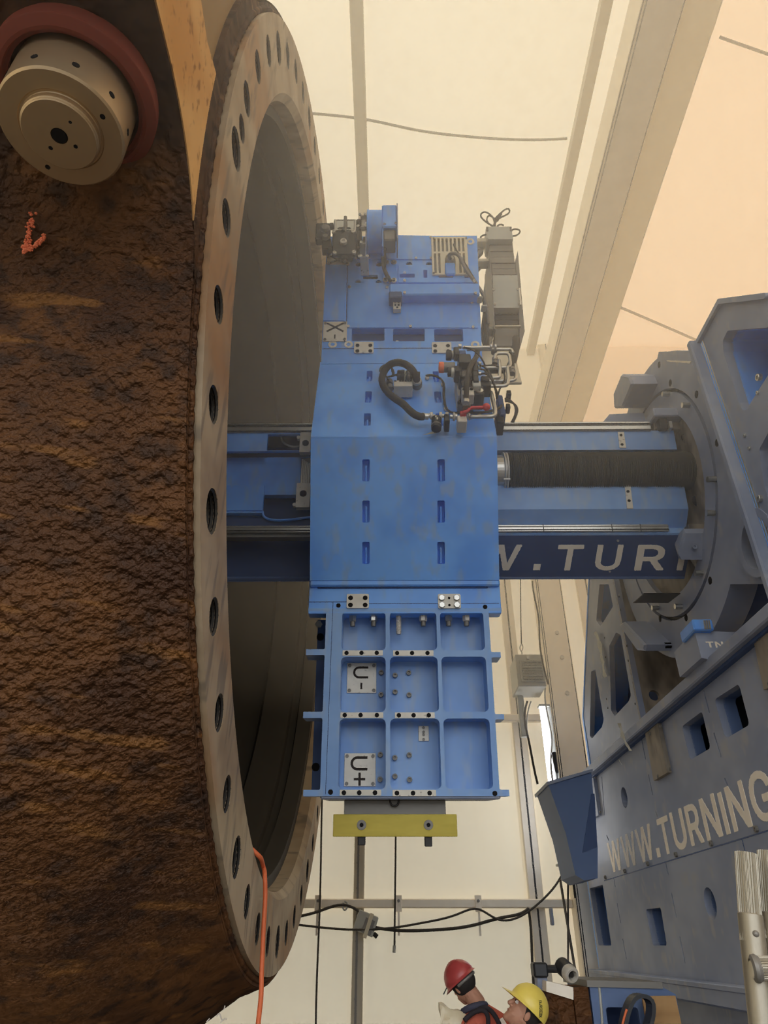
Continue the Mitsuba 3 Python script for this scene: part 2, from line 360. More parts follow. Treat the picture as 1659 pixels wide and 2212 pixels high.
# ------------------------------------------------------------------ the great flanged ring
RC = np.array([-.797, 5.7366, 5.6235]); AX = np.array([1, .0047, -.0085]); AX /= np.linalg.norm(AX)
ry = np.array([0, 1.0, 0]) - AX*AX[1]; ry /= np.linalg.norm(ry)
RF = Fr(RC, ry, np.cross(AX, ry), AX)          # flange face plane, normal +X
R_IN, R_H, R_OUT, PH = 3.438, 3.707, 3.905, 3.7289
ring = thing('flanged_ring', 'huge rusty steel ring with a bolt-hole flange and wide open bore', 'ring flange')
holes, hl = [], []
h0 = math.degrees(math.atan2(*RF.at(459, 1104)[::-1])); kbig = round((h0-PH)/7.5) % 4
for k in range(48):
    t = math.radians(k*7.5+PH); r = .106 if k % 4 == kbig else .09
    hl.append((R_H*math.cos(t), R_H*math.sin(t), r))
hx = RF.at(523, 278.5); hl.append((hx[0], hx[1], .072))
disc = Point(0, 0).buffer(R_OUT, quad_segs=90).difference(Point(0, 0).buffer(R_IN, quad_segs=90))
disc = disc.difference(unary_union([Point(a, b).buffer(r, quad_segs=7) for a, b, r in hl]))
part(ring, 'flange_plate', RF.plate(disc, -.20, 0), 'flange', 30, label='machined flange face full of bolt holes')
for a, b, r in hl:
    prof = [(r+.001, 0), (r+.001, -.003)]
    for i in range(9): prof += [(r-.009, -.012-.02*i), (r+.001, -.022-.02*i)]
    prof += [(r, -.22), (0, -.22)]
    part(ring, 'bolt_hole', lathe(prof, RF.p(a, b), RF.z, 20), 'dark', False)
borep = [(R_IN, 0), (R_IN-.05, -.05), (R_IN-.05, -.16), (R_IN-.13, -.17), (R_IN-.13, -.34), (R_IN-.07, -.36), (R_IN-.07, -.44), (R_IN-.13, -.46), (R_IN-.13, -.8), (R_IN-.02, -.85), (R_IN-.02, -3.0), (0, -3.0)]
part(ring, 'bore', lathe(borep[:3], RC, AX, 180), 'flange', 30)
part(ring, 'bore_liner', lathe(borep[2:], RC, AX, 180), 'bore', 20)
# body outline: circle with a lug that reaches out over the camera side, concave fillets
ZLUG = .88
out = unary_union([Point(0, 0).buffer(3.975, quad_segs=120), sbox(-5.15, -ZLUG, 0, ZLUG)])
out = out.buffer(.75, quad_segs=24).buffer(-.75, quad_segs=24)
xy = np.array(out.exterior.coords)[:-1]
s = np.r_[0, np.cumsum(np.linalg.norm(np.diff(np.vstack([xy, xy[:1]]), axis=0), axis=1))]
NS, NX = 1500, 64
sp = np.linspace(0, s[-1], NS, endpoint=False); xyc = np.vstack([xy, xy[:1]])
OL = np.c_[np.interp(sp, s, xyc[:, 0]), np.interp(sp, s, xyc[:, 1])]
if out.exterior.is_ccw is False: OL = OL[::-1]
tg = np.roll(OL, -3, 0)-np.roll(OL, 3, 0); nn = np.c_[tg[:, 1], -tg[:, 0]]; nn /= np.linalg.norm(nn, axis=1, keepdims=True)
XS = np.r_[0, .012, np.linspace(.05, 1.6, NX-4), 2.2, 3.2]
flare = np.interp(XS, [0, .012, .05, .2, .4, .7, 1.1, 3.2], [-.012, 0, .012, .07, .20, .36, .43, .45])
wgt = np.clip((-OL[:, 1]-1.2)/1.8, 0.12, 1)
V = np.zeros((len(XS), NS, 3))
for i, xx in enumerate(XS):
    q = OL + nn*(flare[i]*wgt)[:, None]
    V[i] = RC + AX*(-.045-xx) + q[:, :1]*RF.x + q[:, 1:]*RF.y
dn = (meshkit.fbm(V*9.0, 4, 3)-.5)*.03 + (meshkit.fbm(V*2.2, 2, 5)-.5)*.03
N3 = nn[:, :1]*RF.x + nn[:, 1:]*RF.y
amp = np.interp(XS, [0, .02, .08, .2], [.12, .5, 1, 1])
V = V + N3[None]*(dn*amp[:, None])[..., None]
i, j = np.meshgrid(np.arange(len(XS)-1), np.arange(NS), indexing='ij'); a = (i*NS+j).ravel(); b = (i*NS+(j+1) % NS).ravel()
body = trimesh.Trimesh(V.reshape(-1, 3), np.vstack([np.c_[a, b+NS, b], np.c_[a, a+NS, b+NS]]), process=False)
part(ring, 'body', body, 'rust', True, label='dark rough rusty cast body')
cap = Polygon(OL).buffer(-.014).difference(Point(0, 0).buffer(R_OUT-.1, quad_segs=90))
rimc = Point(0, 0).buffer(4.04, quad_segs=90)
part(ring, 'rim', RF.plate(cap.intersection(rimc), -.14, -.043), 'rust', 30)
web = RF.poly([(446, -60), (455, 0), (468, 90), (490, 174), (540, 120), (600, 20), (660, -60)])
lugp = cap.difference(rimc)
part(ring, 'lug_side', RF.plate(lugp.difference(web), -.14, -.042), 'lugside', 30, label='orange rusted flat side of the lug')
part(ring, 'lug_web', RF.plate(lugp.intersection(web), -.14, -.075), 'lugweb', 30, label='grey brown recessed web beside the orange lug side')
th = np.linspace(0, 2*np.pi, 1801)[:-1]
wb_ = []
rb = .020*(1+.12*np.sin(th*300)+.12*(nrng.random(1800)-.5))
bead = tube(np.array([RF.p((R_OUT+.018)*np.cos(t), (R_OUT+.018)*np.sin(t), -.045) for t in th]), rb, 7, smooth=False)
part(ring, 'weld_bead', bead, 'rust', True)
# trunnion pin hanging from the underside of the lug
zl = RC[2]-ZLUG-.05
tc = onZ(166, 208, zl); dn_ = np.array([0, 0, -1.0])
tr = part(ring, 'trunnion', lathe([(.222, -.05), (.222, .232), (.214, .24), (.15, .24), (.146, .236), (.140, .236), (.137, .24), (.137, .262), (.133, .266), (.133, .270), (.129, .274), (.03, .274), (.028, .25), (0, .25)], tc, dn_, 72), 'pinsteel', 25, label='machined steel trunnion pin hanging under the lug')
part(tr, 'collar', lathe([(.303, -.06), (.303, .03), (.298, .036), (.268, .052), (.255, .052), (.250, .03), (.236, .03), (.236, .0)], tc, dn_, 72), 'red_primer', 25, label='red primed collar around the trunnion')
for t in np.arange(10)*36.0+12:
    e = np.array([math.cos(math.radians(t)), math.sin(math.radians(t)), 0])
    part(tr, 'side_hole', cyl(tc+e*.215+dn_*.17, tc+e*.2235+dn_*.17, .013, 10), 'hole')
part(tr, 'centre_hole', cyl(tc+dn_*.262, tc+dn_*.2755, .027, 20), 'hole')
for e, r in (((.045, .04), .008), ((-.05, .045), .008), ((.17, -.05), .01), ((-.11, .14), .01), ((.06, -.05), .006)):
    q = tc+np.array([e[0], e[1], 0]); hh = .2745 if np.hypot(*e) < .13 else .2405
    part(tr, 'tapped_hole', cyl(q+dn_*(hh-.01), q+dn_*hh, r, 10), 'hole')
# chalk mark on the dark body
def onbody(px, py):
    o, i_, t_ = None, None, None
    from trimesh.ray.ray_triangle import RayMeshIntersector
    return None
BV = body.triangles_center; BN = body.face_normals
def bodyhit(px, py):
    d = ray(px, py); d /= np.linalg.norm(d); q = BV-CAM; t = q@d
    dist = np.linalg.norm(q-t[:, None]*d, axis=1)/t
    c = np.where(dist < .012)[0]
    if len(c) == 0: c = np.argsort(dist)[:5]
    k = c[np.argmin(t[c])]; return CAM+d*t[k], -d
ms = []
for path, wd in ((((71, 460), (67, 480), (63, 505), (57, 528), (50, 545)), 10), (((97, 508), (85, 522), (72, 533), (60, 540), (50, 545)), 7)):
    for q in range(110):
        t = nrng.random()*(len(path)-1); a = int(t); f = t-a
        x = path[a][0]*(1-f)+path[a+1][0]*f+nrng.normal()*wd*.35; y = path[a][1]*(1-f)+path[a+1][1]*f+nrng.normal()*2
        P, n_ = bodyhit(x, y); g = trimesh.creation.icosphere(0, .0045*(.6+nrng.random())); g.apply_scale([1, 1, 1.0]); g.apply_translation(P+n_*.004); ms.append(g)
k = part(ring, 'chalk_mark', cat(ms), 'orange', label='smeared orange chalk tick on the dark body'); labels[k]['kind'] = 'stuff'
# stand under the ring, half hidden in the lower left corner
a = onY(506, 2150, 5.7); b = onY(496, 2212, 5.7)
st = thing('ring_stand', 'dark brown steel stand under the bottom of the rusty ring', 'stand')
sx = (a[0]+b[0])/2; RZB = 1.45
RZB = min(a[2], 1.22)
part(st, 'post', bx((sx-1.0, 5.3, .04), (sx, 6.1, RZB-.03), .02), 'rust')
part(st, 'foot_plate', bx((sx-1.15, 5.1, 0), (sx+.08, 6.3, .05), .01), 'rust')
ms = []
for path in (((468, 2196), (474, 2190), (479, 2202), (486, 2200)), ((476, 2210), (482, 2203), (490, 2201)), ((486, 2172), (484, 2180)), ((446, 2208), (450, 2203), (453, 2200))):
    ms.append(tube([onY(x, y, 5.294) for x, y in path], .004, 5))
part(st, 'paint_mark', cat(ms), 'letter', label='scrawled white paint marks')

# ------------------------------------------------------------------ tool carriage (tilted head on the boom)
TA = math.radians(8.5); A0 = np.array([0, 5.7366, 5.6235])
CU = np.array([0, -math.sin(TA), math.cos(TA)]); CN = np.array([0, -math.cos(TA), -math.sin(TA)])
N0 = .90
CF = Fr(A0+CN*N0, (1, 0, 0), CU, CN)           # main front face of the carriage
def sub(fr, u0, n0, u1, n1):                  # plane through (u0, n0) and (u1, n1) seen in the carriage frame
    y = fr.y*(u1-u0)+fr.z*(n1-n0); return Fr(fr.p(0, u0, n0), fr.x, y)
RU, RN = -.03, .41
M1 = sub(CF, RU, RN, .97, 0.0)                 # slope above the ridge
M2 = sub(CF, -1.13, .04, RU, RN)               # slope below the ridge
L1 = math.hypot(.97-RU, RN); L2 = math.hypot(1.13+RU, RN-.04)
XA, XB = -.635, .872
car = thing('tool_carriage', 'big blue tool carriage hanging on the boom in front of the ring', 'machine carriage')
def P(name, mesh, mat, par=car, smooth=False, label=None): return part(par, name, mesh, mat, smooth, label)
# core behind the skins
prof = Polygon([(2.50, -.09), (.97, -.09), (RU, RN-.09), (-1.13, -.05), (-1.33, -.09), (-1.33, -.31), (2.50, -.31)])
core = ext(prof, XA+.02, XB-.02)                # x'=u, y'=n, z'=x
core.vertices = core.vertices[:, [2, 0, 1]]; core = CF.put(core); core.fix_normals(); P('core', core, 'blue')
# upper housing skin with holes
uT = CF.at(868, 510)[1]; uB = CF.at(868, 752)[1]; uS = CF.at(868, 783)[1]
xl_t, xr_t = CF.at(706, 520)[0], CF.at(1031, 520)[0]
def R_(fr, q, r=.01, h=0): return rr(*fr.rect(*q, h), r)
opens = [(759.6, 709.5, 830.5, 736.5), (849, 710.5, 917.5, 737), (938, 711, 1000.5, 737.5)]
slots = [(784, 593.6, 816.4, 602.6), (863, 594.5, 895.6, 602.6), (914.4, 586, 922.6, 603), (947, 595, 979, 603), (1002.6, 598.5, 1014.4, 603.5)]
skin = Polygon([(xl_t, uT), (xr_t, uT), (XB-.01, uS), (XA+.01, uS)])
rounds = [CF.at(*q) for q in ((774.5, 570.4), (819, 570.4), (883.7, 570.6), (927, 571), (773.5, 609.3), (818, 610))]
skin = skin.difference(unary_union([R_(CF, q, .012) for q in opens+slots]+[Point(a, b).buffer(.031) for a, b in rounds]))
P('upper_plate', CF.plate(skin, -.10, 0), 'blue')
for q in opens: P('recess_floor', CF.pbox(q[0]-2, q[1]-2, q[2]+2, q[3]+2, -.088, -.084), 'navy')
for a, b in rounds: P('round_hole', CF.cyl(a, b, .032, -.099, -.02), 'hole')
q = slots[0]; P('dark_slot', CF.pbox(q[0], q[1], q[2], q[3], -.088, -.03), 'hole')
for px, py in ((786, 734), (858, 733), (909, 735), (951, 735)):
    a, b = CF.at(px, py); P('bolt_head', hexbolt(Fr(CF.p(0, 0, -.08), CF.x, CF.y), a, b, .022, 0, .04), 'bright')
# left guide strip and raised cover sheets
P('guide_strip', CF.plate(CF.poly([(703.5, 573), (748.5, 573), (744, 694), (698.5, 694)]), 0, .012), 'blue')
P('guide_groove', CF.plate(CF.poly([(749.2, 573), (751.0, 573), (749.0, 750), (747.0, 750)]), -.002, .002), 'navy')
cov = P('cover_sheet', CF.plate(CF.poly([(753.5, 612), (838, 612), (838, 640), (1031, 655), (1032, 709), (752, 709)]), 0, .010), 'blue')
for px, py in ((755, 622), (752.3, 707), (836, 623), (886.5, 707), (1021.5, 708.5), (1019, 655), (1020, 654)): P('cover_bolt', bolt(CF, *CF.at(px, py), .014, .01), 'bright')
cov2 = P('top_cover_sheet', CF.plate(CF.poly([(789, 509), (932, 511), (932, 562), (759, 561), (760, 553), (789, 553)]), 0, .012), 'blue')
for px, py in ((759, 559), (797, 559), (898.5, 560), (930, 515), (931, 560), (874, 592)): P('cover_bolt', bolt(CF, *CF.at(px, py), .013, .012), 'bright')
# overhanging cover block with its shaded underside
ledge = CF.pbox(841, 611, 1036, 636, 0, .13, .012, h=.13)
P('overhang_cover', ledge, 'blue')
P('overhang_upper', CF.plate(CF.poly([(861, 575), (1031, 576), (1033, 613), (861, 613)]).difference(unary_union([R_(CF, q, .01) for q in slots[1:]]+[CF.poly([(934, 560), (1012, 560), (1012, 594), (934, 594)])])), 0, .02), 'blue')
for px, py in ((874, 606.5), (874, 633), (1024, 608), (1027, 634)): P('cover_bolt', bolt(CF, *CF.at(px, py, .13), .014, .13), 'bright')
mp = P('mount_plate', CF.pbox(826.5, 561, 858.5, 608, 0, .022, .004), 'blue')
for px, py in ((834, 567), (850.7, 567), (833, 605), (850.7, 606)):
    a, b = CF.at(px, py, .022); P('washer', lathe([(.028, .020), (.028, .030), (.012, .030)], CF.p(a, b, 0), CF.z, 16), 'bright', mp); P('bolt', bolt(CF, a, b, .015, .03), 'dull', mp)
vb = P('port_block', CF.pbox(849, 641, 866, 667.5, .01, .07, .004), 'steel')
for px, py in ((854, 652.5), (861, 652.5), (854, 659), (861, 659), (858, 664)): P('port', CF.cyl(*CF.at(px, py, .07), .010, .066, .073, 10), 'hole', vb)
P('port_housing', CF.pbox(840, 628, 868.5, 642, 0, .14, .01), 'navy', vb)
# lettered plates
def glyph(kind, a, b, w):
    if kind == 'X': g = unary_union([LineString([(a-w, b-w*.62), (a+w, b+w*.62)]).buffer(w*.11, cap_style=2), LineString([(a-w, b+w*.62), (a+w, b-w*.62)]).buffer(w*.11, cap_style=2)])
    elif kind == 'U':
        g = unary_union([LineString([(a+w*.9, b+w*.62), (a-w*.25, b+w*.62)]), LineString([(a+w*.9, b-w*.62), (a-w*.25, b-w*.62)]), LineString([(a-w*.25+w*.62*math.cos(t), b+w*.62*math.sin(t)) for t in np.linspace(math.pi/2, 1.5*math.pi, 15)])]).buffer(w*.13, cap_style=2)
    elif kind == '-': g = sbox(a-w*.13, b-w*.42, a+w*.13, b+w*.42)
    else: g = unary_union([sbox(a-w*.14, b-w*.75, a+w*.14, b+w*.75), sbox(a-w*.7, b-w*.14, a+w*.7, b+w*.14)])
    return g
def sign_plate(fr, rect, glyphs, z, lab):
    k = P('sign_plate', fr.pbox(*rect, z, z+.012, .002), 'steel', label=lab)
    a0, b0, a1, b1 = fr.rect(*rect, z+.012)
    for kd, px, py, w in glyphs:
        a, b = fr.at(px, py, z+.012); P('glyph', fr.plate(glyph(kd, a, b, w), z+.0118, z+.0145), 'glyph', k)
    for a in (a0+.02, a1-.02):
        for b in (b0+.02, b1-.02): P('screw', bolt(fr, a, b, .013, z+.012, .008), 'dull', k)
sign_plate(CF, (706, 541, 755, 572), [('X', 729.5, 561, .072)], 0, 'steel plate engraved X at the top of the carriage')
sign_plate(CF, (698, 694.5, 749.5, 737), [('X', 724, 707, .078), ('-', 723, 727, .052)], 0, 'steel plate engraved X and a bar')
# vent grille
g0 = CF.rect(933, 511.5, 1010.5, 593, .04)
gr = sbox(g0[0], g0[1], g0[2], g0[3]); gw = (g0[2]-g0[0])
cells = []
for i_ in range(8):
    a = g0[0]+.02+i_*(gw-.03)/8
    cells.append(rr(a, CF.at(970, 543, .04)[1], a+(gw-.03)/8-.018, g0[3]-.02, .004))
    if i_ in (0, 1, 6, 7): cells.append(rr(a, g0[1]+.02, a+(gw-.03)/8-.018, CF.at(970, 547, .04)[1], .004))
arch = CF.poly([(961, 592), (961, 560), (964, 551), (972.5, 547.5), (981, 551), (984, 560), (984, 592)], .04)
gk = P('vent_grille', CF.plate(gr.difference(unary_union(cells+[arch])), .005, .04), 'cream', label='pale slotted vent grille')
P('mesh_back', CF.pbox(934, 512.5, 1009.5, 592, .002, .008), 'dull', gk)
P('sensor_box', CF.pbox(962, 566, 983.5, 591.5, .008, .055, .01), 'blue', gk)
a, b = CF.at(972.5, 558, .05); P('cable_gland', lathe([(.012, .0), (.034, .0), (.034, .03), (.012, .06)], CF.p(a, b, .03), CF.z, 16), 'steel', gk)
for px, py in ((937, 515), (1007, 515), (937, 590), (1008, 590)): P('screw', bolt(CF, *CF.at(px, py, .04), .009, .04), 'dull', gk)
for px, py in ((718.5, 744), (753, 744.3), (1026.5, 744.6), (1016, 522)):
    a, b = CF.at(px, py); P('washer_bolt', lathe([(0, -.01), (.018, -.01), (.02, .004), (.040, .005), (.042, -.003)], CF.p(a, b, 0), CF.z, 20), 'steel')
def hinge(fr, rect, heads, mat='steel'):
    k = P('joint_plate', fr.plate(R_(fr, rect, .012), -.002, .014), mat)
    a0, b0, a1, b1 = fr.rect(*rect, .014)
    for i_ in (0, 1):
        for j_ in (0, 1):
            a, b = a0+(a1-a0)*(.17+.66*i_), b0+(b1-b0)*(.25+.5*j_)
            if heads: P('hex_bolt', hexbolt(fr, a, b, .026, .014, .018), 'bright', k)
            else: P('bolt_hole', fr.cyl(a, b, .019, .012, .0150, 12), 'hole', k)
    for j_ in ((.25, .75) if heads else ()): P('dowel_hole', fr.cyl((a0+a1)/2, b0+(b1-b0)*j_, .010, .012, .0150, 10), 'hole', k)
hinge(CF, (765, 740, 807, 764), False); hinge(CF, (932.8, 741, 975, 764), False)
P('joint_line', CF.pbox(697, 751.4, 1043, 753, -.002, .0015), 'navy')
P('mid_flat', CF.plate(Polygon([(XA, uS-.01), (XB, uS-.01), (XB, uS+.012), (XA, uS+.012)]), -.1, 0), 'blue')
# the two sloped skins
def skin_slope(fr, L, sl, nm):
    p = sbox(XA, -.0, XB, L).difference(unary_union([R_(fr, q, .01) for q in sl])); P(nm, fr.plate(p, -.085, 0), 'blue')
    for q in sl:
        a0, b0, a1, b1 = fr.rect(*q)
        P('slot_key', fr.box(a0+.35*(a1-a0), b0+.0, a0+.66*(a1-a0), b1-.24*(b1-b0), -.084, -.03, .006), 'blue')
sl1 = [(792, 801, 804.5, 823.5), (788.8, 845.4, 802.8, 870), (786, 893, 801, 919.3), (935.5, 802, 948.2, 825), (938.5, 845.8, 953.5, 870), (942, 893, 955.5, 920)]
sl2 = [(x0, y0, x0+16, y0+47.5) for x0 in (782.6, 945) for y0 in (992, 1081, 1170.5)]
skin_slope(M1, L1, sl1, 'upper_slope'); skin_slope(M2, L2, sl2, 'lower_slope')
P('ridge', tube([CF.p(XA, RU, RN-.022), CF.p(XB, RU, RN-.022)], .022, 14, False), 'blue', smooth=True)
a, b = M1.at(930, 936); P('paint_scrape', M1.plate(Polygon([(a-.06, b-.02), (a-.02, b), (a+.02, b+.028), (a+.03, b+.01), (a+.07, b+.012), (a+.02, b-.006), (a-.03, b-.016)]), -.001, .0015), 'greybox')
# lower ledge
uL0, uL1 = CF.at(870, 1256, .04)[1], CF.at(870, 1320, 0)[1]
P('ledge_bar', CF.box(XA-.004, uL0-.035, XB+.004, uL0+.02, -.08, .035, .012), 'blue')
P('ledge_line', CF.box(XA+.06, uL0-.046, XB-.09, uL0-.034, -.04, .012, .004), 'navy')
P('ledge_plate', CF.box(XA-.006, uL1-.02, XB+.006, uL0, -.12, 0, .004), 'blue')
P('joint_line', CF.pbox(664, 1299.5, 750, 1301, -.002, .0015), 'navy'); P('joint_line', CF.pbox(797, 1303, 1078, 1304.2, -.002, .0015), 'navy')
hinge(CF, (749, 1284, 797, 1314.5), False); hinge(CF, (946, 1284, 995, 1315), True)
# lower grid frame
D_ = .20
uG0, uG1 = uL1+.012, CF.at(880, 1720)[1]
pl, prr = CF.at(698, 1510)[0], CF.at(1067, 1510)[0]
def cr(q): return CF.rect(*q)
cols = [cr((736, 1400, 833, 1500)), cr((842.3, 1400, 946, 1500)), cr((954.2, 1400, 1051, 1500))]
rows = [cr((700, 1322, 800, 1405)), cr((700, 1419, 800, 1538)), cr((700, 1552.5, 800, 1704.5))]
pock = [rr(c[0], r[1], c[2], r[3], .035) for c in cols for r in rows]
ribL = [CF.rect(663, 1402.5, 705, 1415), CF.rect(663, 1537.5, 700, 1551)]
x655, x1100 = CF.at(655, 1713)[0], CF.at(1100, 1713)[0]
uF = CF.at(880, 1706)[1]
frame = [sbox(pl, uG1, prr, uG0), sbox(XA-.008, uG0-.012, XB+.008, uG0+.012), sbox(x655, uG1, x1100, uF)]
frame += [sbox(XA-.01, r[1], pl+.02, r[3]) for r in ribL]
xr_ = [CF.at(1081.5, 1414)[0], CF.at(1089, 1548)[0]]
frame += [sbox(prr-.02, r[1], x, r[3]) for r, x in zip((CF.rect(1056, 1408.5, 1081, 1420), CF.rect(1069, 1542.5, 1090, 1554)), xr_)]
fp = unary_union(frame).buffer(.012).buffer(-.012).difference(unary_union(pock))
P('grid_frame', CF.plate(fp, -D_, 0), 'blue_dusty', label='cast blue grid frame with nine pockets')
P('pocket_floor', CF.box(pl+.01, uG1+.01, prr-.01, uG0, -D_-.03, -D_+.002), 'blue_dusty')
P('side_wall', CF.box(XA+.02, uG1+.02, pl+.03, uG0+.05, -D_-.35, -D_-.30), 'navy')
for px, py in ((692, 1376), (682, 1657)): P('side_hole', CF.cyl(*CF.at(px, py, -D_-.3), .032, -D_-.31, -D_-.297, 14), 'hole')
a, b = CF.at(689, 1349, -D_-.3); P('hex_bolt', hexbolt(Fr(CF.p(0, 0, -D_-.3), CF.x, CF.y), a, b, .03, 0, .03), 'steel')
P('seam_line', CF.plate(CF.poly([(718.8, 1301), (720, 1301), (703.8, 1716), (702.6, 1716)]), -.002, .0012), 'navy')
P('bottom_plate', CF.box(x655+.12, uG1-.02, x1100-.06, uG1+.02, -.75, -.01, .01), 'slate')
for px, py in ((731, 1308), (1048, 1311), (714, 1711), (1069, 1714)): P('corner_hole', CF.cyl(*CF.at(px, py), .018, -.003, .0015, 12), 'hole')
strips = [(740, 1405, 827, 1416.5), (849, 1405, 936.5, 1417), (735.5, 1539, 828, 1551), (853, 1539, 939, 1551.5), (734, 1706, 823.5, 1719), (848, 1706.5, 942, 1720)]
for q in strips:
    k = P('machined_strip', CF.plate(R_(CF, q, .004), -.001, .006), 'steel')
    a0, b0, a1, b1 = CF.rect(*q)
    for f in (.1, .47, .85): P('bolt_hole', CF.cyl(a0+(a1-a0)*f, (b0+b1)/2, .0165, .004, .0072, 12), 'hole', k)
for px, py in ((823.5, 1452.5), (823, 1500.5), (853.4, 1458.5), (883, 1453), (853.4, 1494.5), (883.6, 1501), (821.5, 1630), (821, 1683.5), (853, 1637), (884, 1631), (853, 1677), (884.7, 1684)):
    a, b = CF.at(px, py, -D_+.02); P('cap_screw', bolt(CF, a, b, .020, -D_+.002, .026), 'dull')
for i_, (px, py) in enumerate(((762, 1332), (807, 1332), (914, 1334), (968.5, 1333), (1007, 1334))):
    a, b = CF.at(px, py, -.08); uf = Fr(CF.p(a, rows[0][3], -.08), CF.x, CF.z, -CF.y)
    k = P('stud_nut', hexbolt(uf, 0, 0, .031, .012, .045), 'bright' if i_ in (0, 1, 3) else 'steel')
    P('washer', uf.cyl(0, 0, .038, 0, .012, 18), 'dull', k); P('stud', uf.cyl(0, 0, .020, .05, .095, 12), 'dull', k)
a, b = CF.at(861, 1334, -.08); uf = Fr(CF.p(a, rows[0][3], -.08), CF.x, CF.z, -CF.y)
P('threaded_rod', lathe([(0, 0)]+[(.022-.003*(i_ % 2), .006*i_) for i_ in range(26)]+[(.018, .16), (0, .16)], uf.p(0, 0), uf.z, 12), 'steel')
PFf = Fr(CF.p(0, 0, -D_+.002), CF.x, CF.y)
sign_plate(PFf, (749.5, 1432, 813, 1497), [('U', 780, 1452.5, .062), ('-', 780.5, 1482, .056)], 0, 'steel plate engraved U and a minus sign')
sign_plate(PFf, (743.5, 1627, 811.5, 1699), [('U', 776.5, 1649, .066), ('+', 776.7, 1683, .060)], 0, 'steel plate engraved U and a plus sign')
k = P('bolt_plate', PFf.pbox(904, 1568, 926.5, 1601, 0, .012, .002), 'steel')
for py in (1572, 1581, 1587, 1597): P('screw', bolt(PFf, *PFf.at(915, py, .012), .010, .012, .008), 'dull', k)
# tool holder under the carriage: steel slab and yellow board
hold = thing('lifting_board', 'yellow board with two bolts under the grey steel slab of the carriage', 'board')
HF = Fr(CF.p(0, 0, -.16), CF.x, CF.y)
us0, us1 = HF.at(850, 1757)[1], uG1-.021
xs = HF.at(743.5, 1740)[0], HF.at(962.5, 1740)[0]
part(hold, 'steel_slab', HF.box(xs[0], us0-.02, xs[1], us1, -.30, 0, .004), 'dull', label='grey steel slab')
YB = HF.rect(719.5, 1759, 987.5, 1807.5, .06)
part(hold, 'board', HF.box(*YB, -.02, .06, .004), 'yellow', label='scuffed yellow board')
for px in (781, 925.5):
    a, b = HF.at(px, 1782, .06)
    part(hold, 'washer', lathe([(0, .060), (.013, .060), (.014, .067), (.033, .067), (.034, .055)], HF.p(a, b, 0), HF.z, 20), 'dull'); part(hold, 'bolt_hole', HF.cyl(a, b, .0135, .058, .0615, 12), 'hole')
    part(hold, 'pin', HF.pbox(px-8, 1800, px+8, 1829 if px > 800 else 1826, -.015, .035, .004), 'dark')
part(hold, 'handle', tube([HF.w(x, y, .03) for x, y in ((843, 1724), (843, 1732), (846, 1739), (852, 1741), (858, 1739), (861, 1732), (861, 1724))], .007, 8), 'dark', True)

# ------------------------------------------------------------------ boom through the ring
boom = thing('boom', 'long blue box boom with rails and bellows reaching from the machine into the ring', 'machine boom')
def B(name, mesh, mat, par=boom, smooth=False, label=None): return part(par, name, mesh, mat, smooth, label)
NB = .55
BF = Fr(A0+CN*NB, (1, 0, 0), CU, CN)
X0, X1 = -3.4, 2.66
def bu(py, h=0, px=1200): return BF.at(px, py, h)[1]
uR0, uR1, uC0, uC1, uE, uD = bu(913), bu(935), bu(972), bu(1046), bu(1100), bu(1131)
n_rec = -.20
# underside face that carries the lettering
UFr = sub(BF, bu(1152)-.62, -.62*1.1, bu(1152), 0.0)
vT = UFr.at(1200, 1152)[1]; vB = UFr.at(1200, 1250)[1]
tl = UFr.p(0, vT)-BF.o; bl = UFr.p(0, vB)-BF.o
prof = [(uR1+.02, 0), (uC0, 0), (uC0, n_rec), (uC1, n_rec), (uC1, 0), (uE, 0), (uD, -.13), (bl@BF.y+.10, bl@BF.z-.05), (bl@BF.y, bl@BF.z-.35), (uR1+.02, -1.1)]
prof = [(uR1+.02, 0), (uC0, 0), (uC0, n_rec), (uC1, n_rec), (uC1, 0), (uE, 0), (uD, -.12), (uD-.02, -.06), (tl@BF.y, tl@BF.z), (bl@BF.y, bl@BF.z), (bl@BF.y+.34, bl@BF.z-.55), (bl@BF.y+.40, -1.1), (uR1+.02, -1.1)]
def profile(pp, x0, x1):
    m = ext(Polygon(pp), x0, x1); m.vertices = m.vertices[:, [2, 0, 1]]; m = BF.put(m); m.fix_normals(); return m
xw = BF.at(640, 1000)[0]
B('beam', profile(prof, XA+.02, X1), 'blue_dusty', label='blue box beam')
# inside half, with access windows
wl = [(577, 938, 660, 974.5), ]
inn = [(p_[0], min(p_[1], -.02)) for p_ in prof]
def skin2(rect_list, u0, u1, x0, x1, nm, mat='blue'):
    p = sbox(x0, u0, x1, u1)
    for q in rect_list: p = p.difference(q)
    B(nm, BF.plate(p, -.04, 0), mat)
w1 = BF.rect(577, 938, 640, 973); w2 = BF.rect(569, 1048, 640, 1100)
core2 = [(uR1+.02, -.30), (bl@BF.y-.02, bl@BF.z), (bl@BF.y+.34, bl@BF.z-.45), (uR1+.02, -1.1)]
B('inner_beam', profile(core2, X0, XA+.02), 'navy')  # navy instead of the boom blue: shade inside the ring, painted in
skin2([rr(w1[0], w1[1], XA-.06, w1[3], .005)], uC0, uR1+.02, X0, XA+.02, 'upper_band')
skin2([rr(w2[0], uE-.1, XA-.06, w2[3], .005)], uE, uC1, X0, XA+.02, 'lower_band')
B('channel_floor', BF.box(X0, uC1-.02, XA+.02, uC0+.02, -.24, -.16), 'blue')
B('lower_lip', BF.plate(sbox(X0, uD-.02, XA+.02, uE-.012).difference(rr(w2[0], uE-.075, XA-.06, uE+.2, .05)), -.10, -.05), 'navy')
B('lip_edge', BF.box(X0, uE-.03, w2[0], uE-.012, -.06, .01, .003), 'blue')
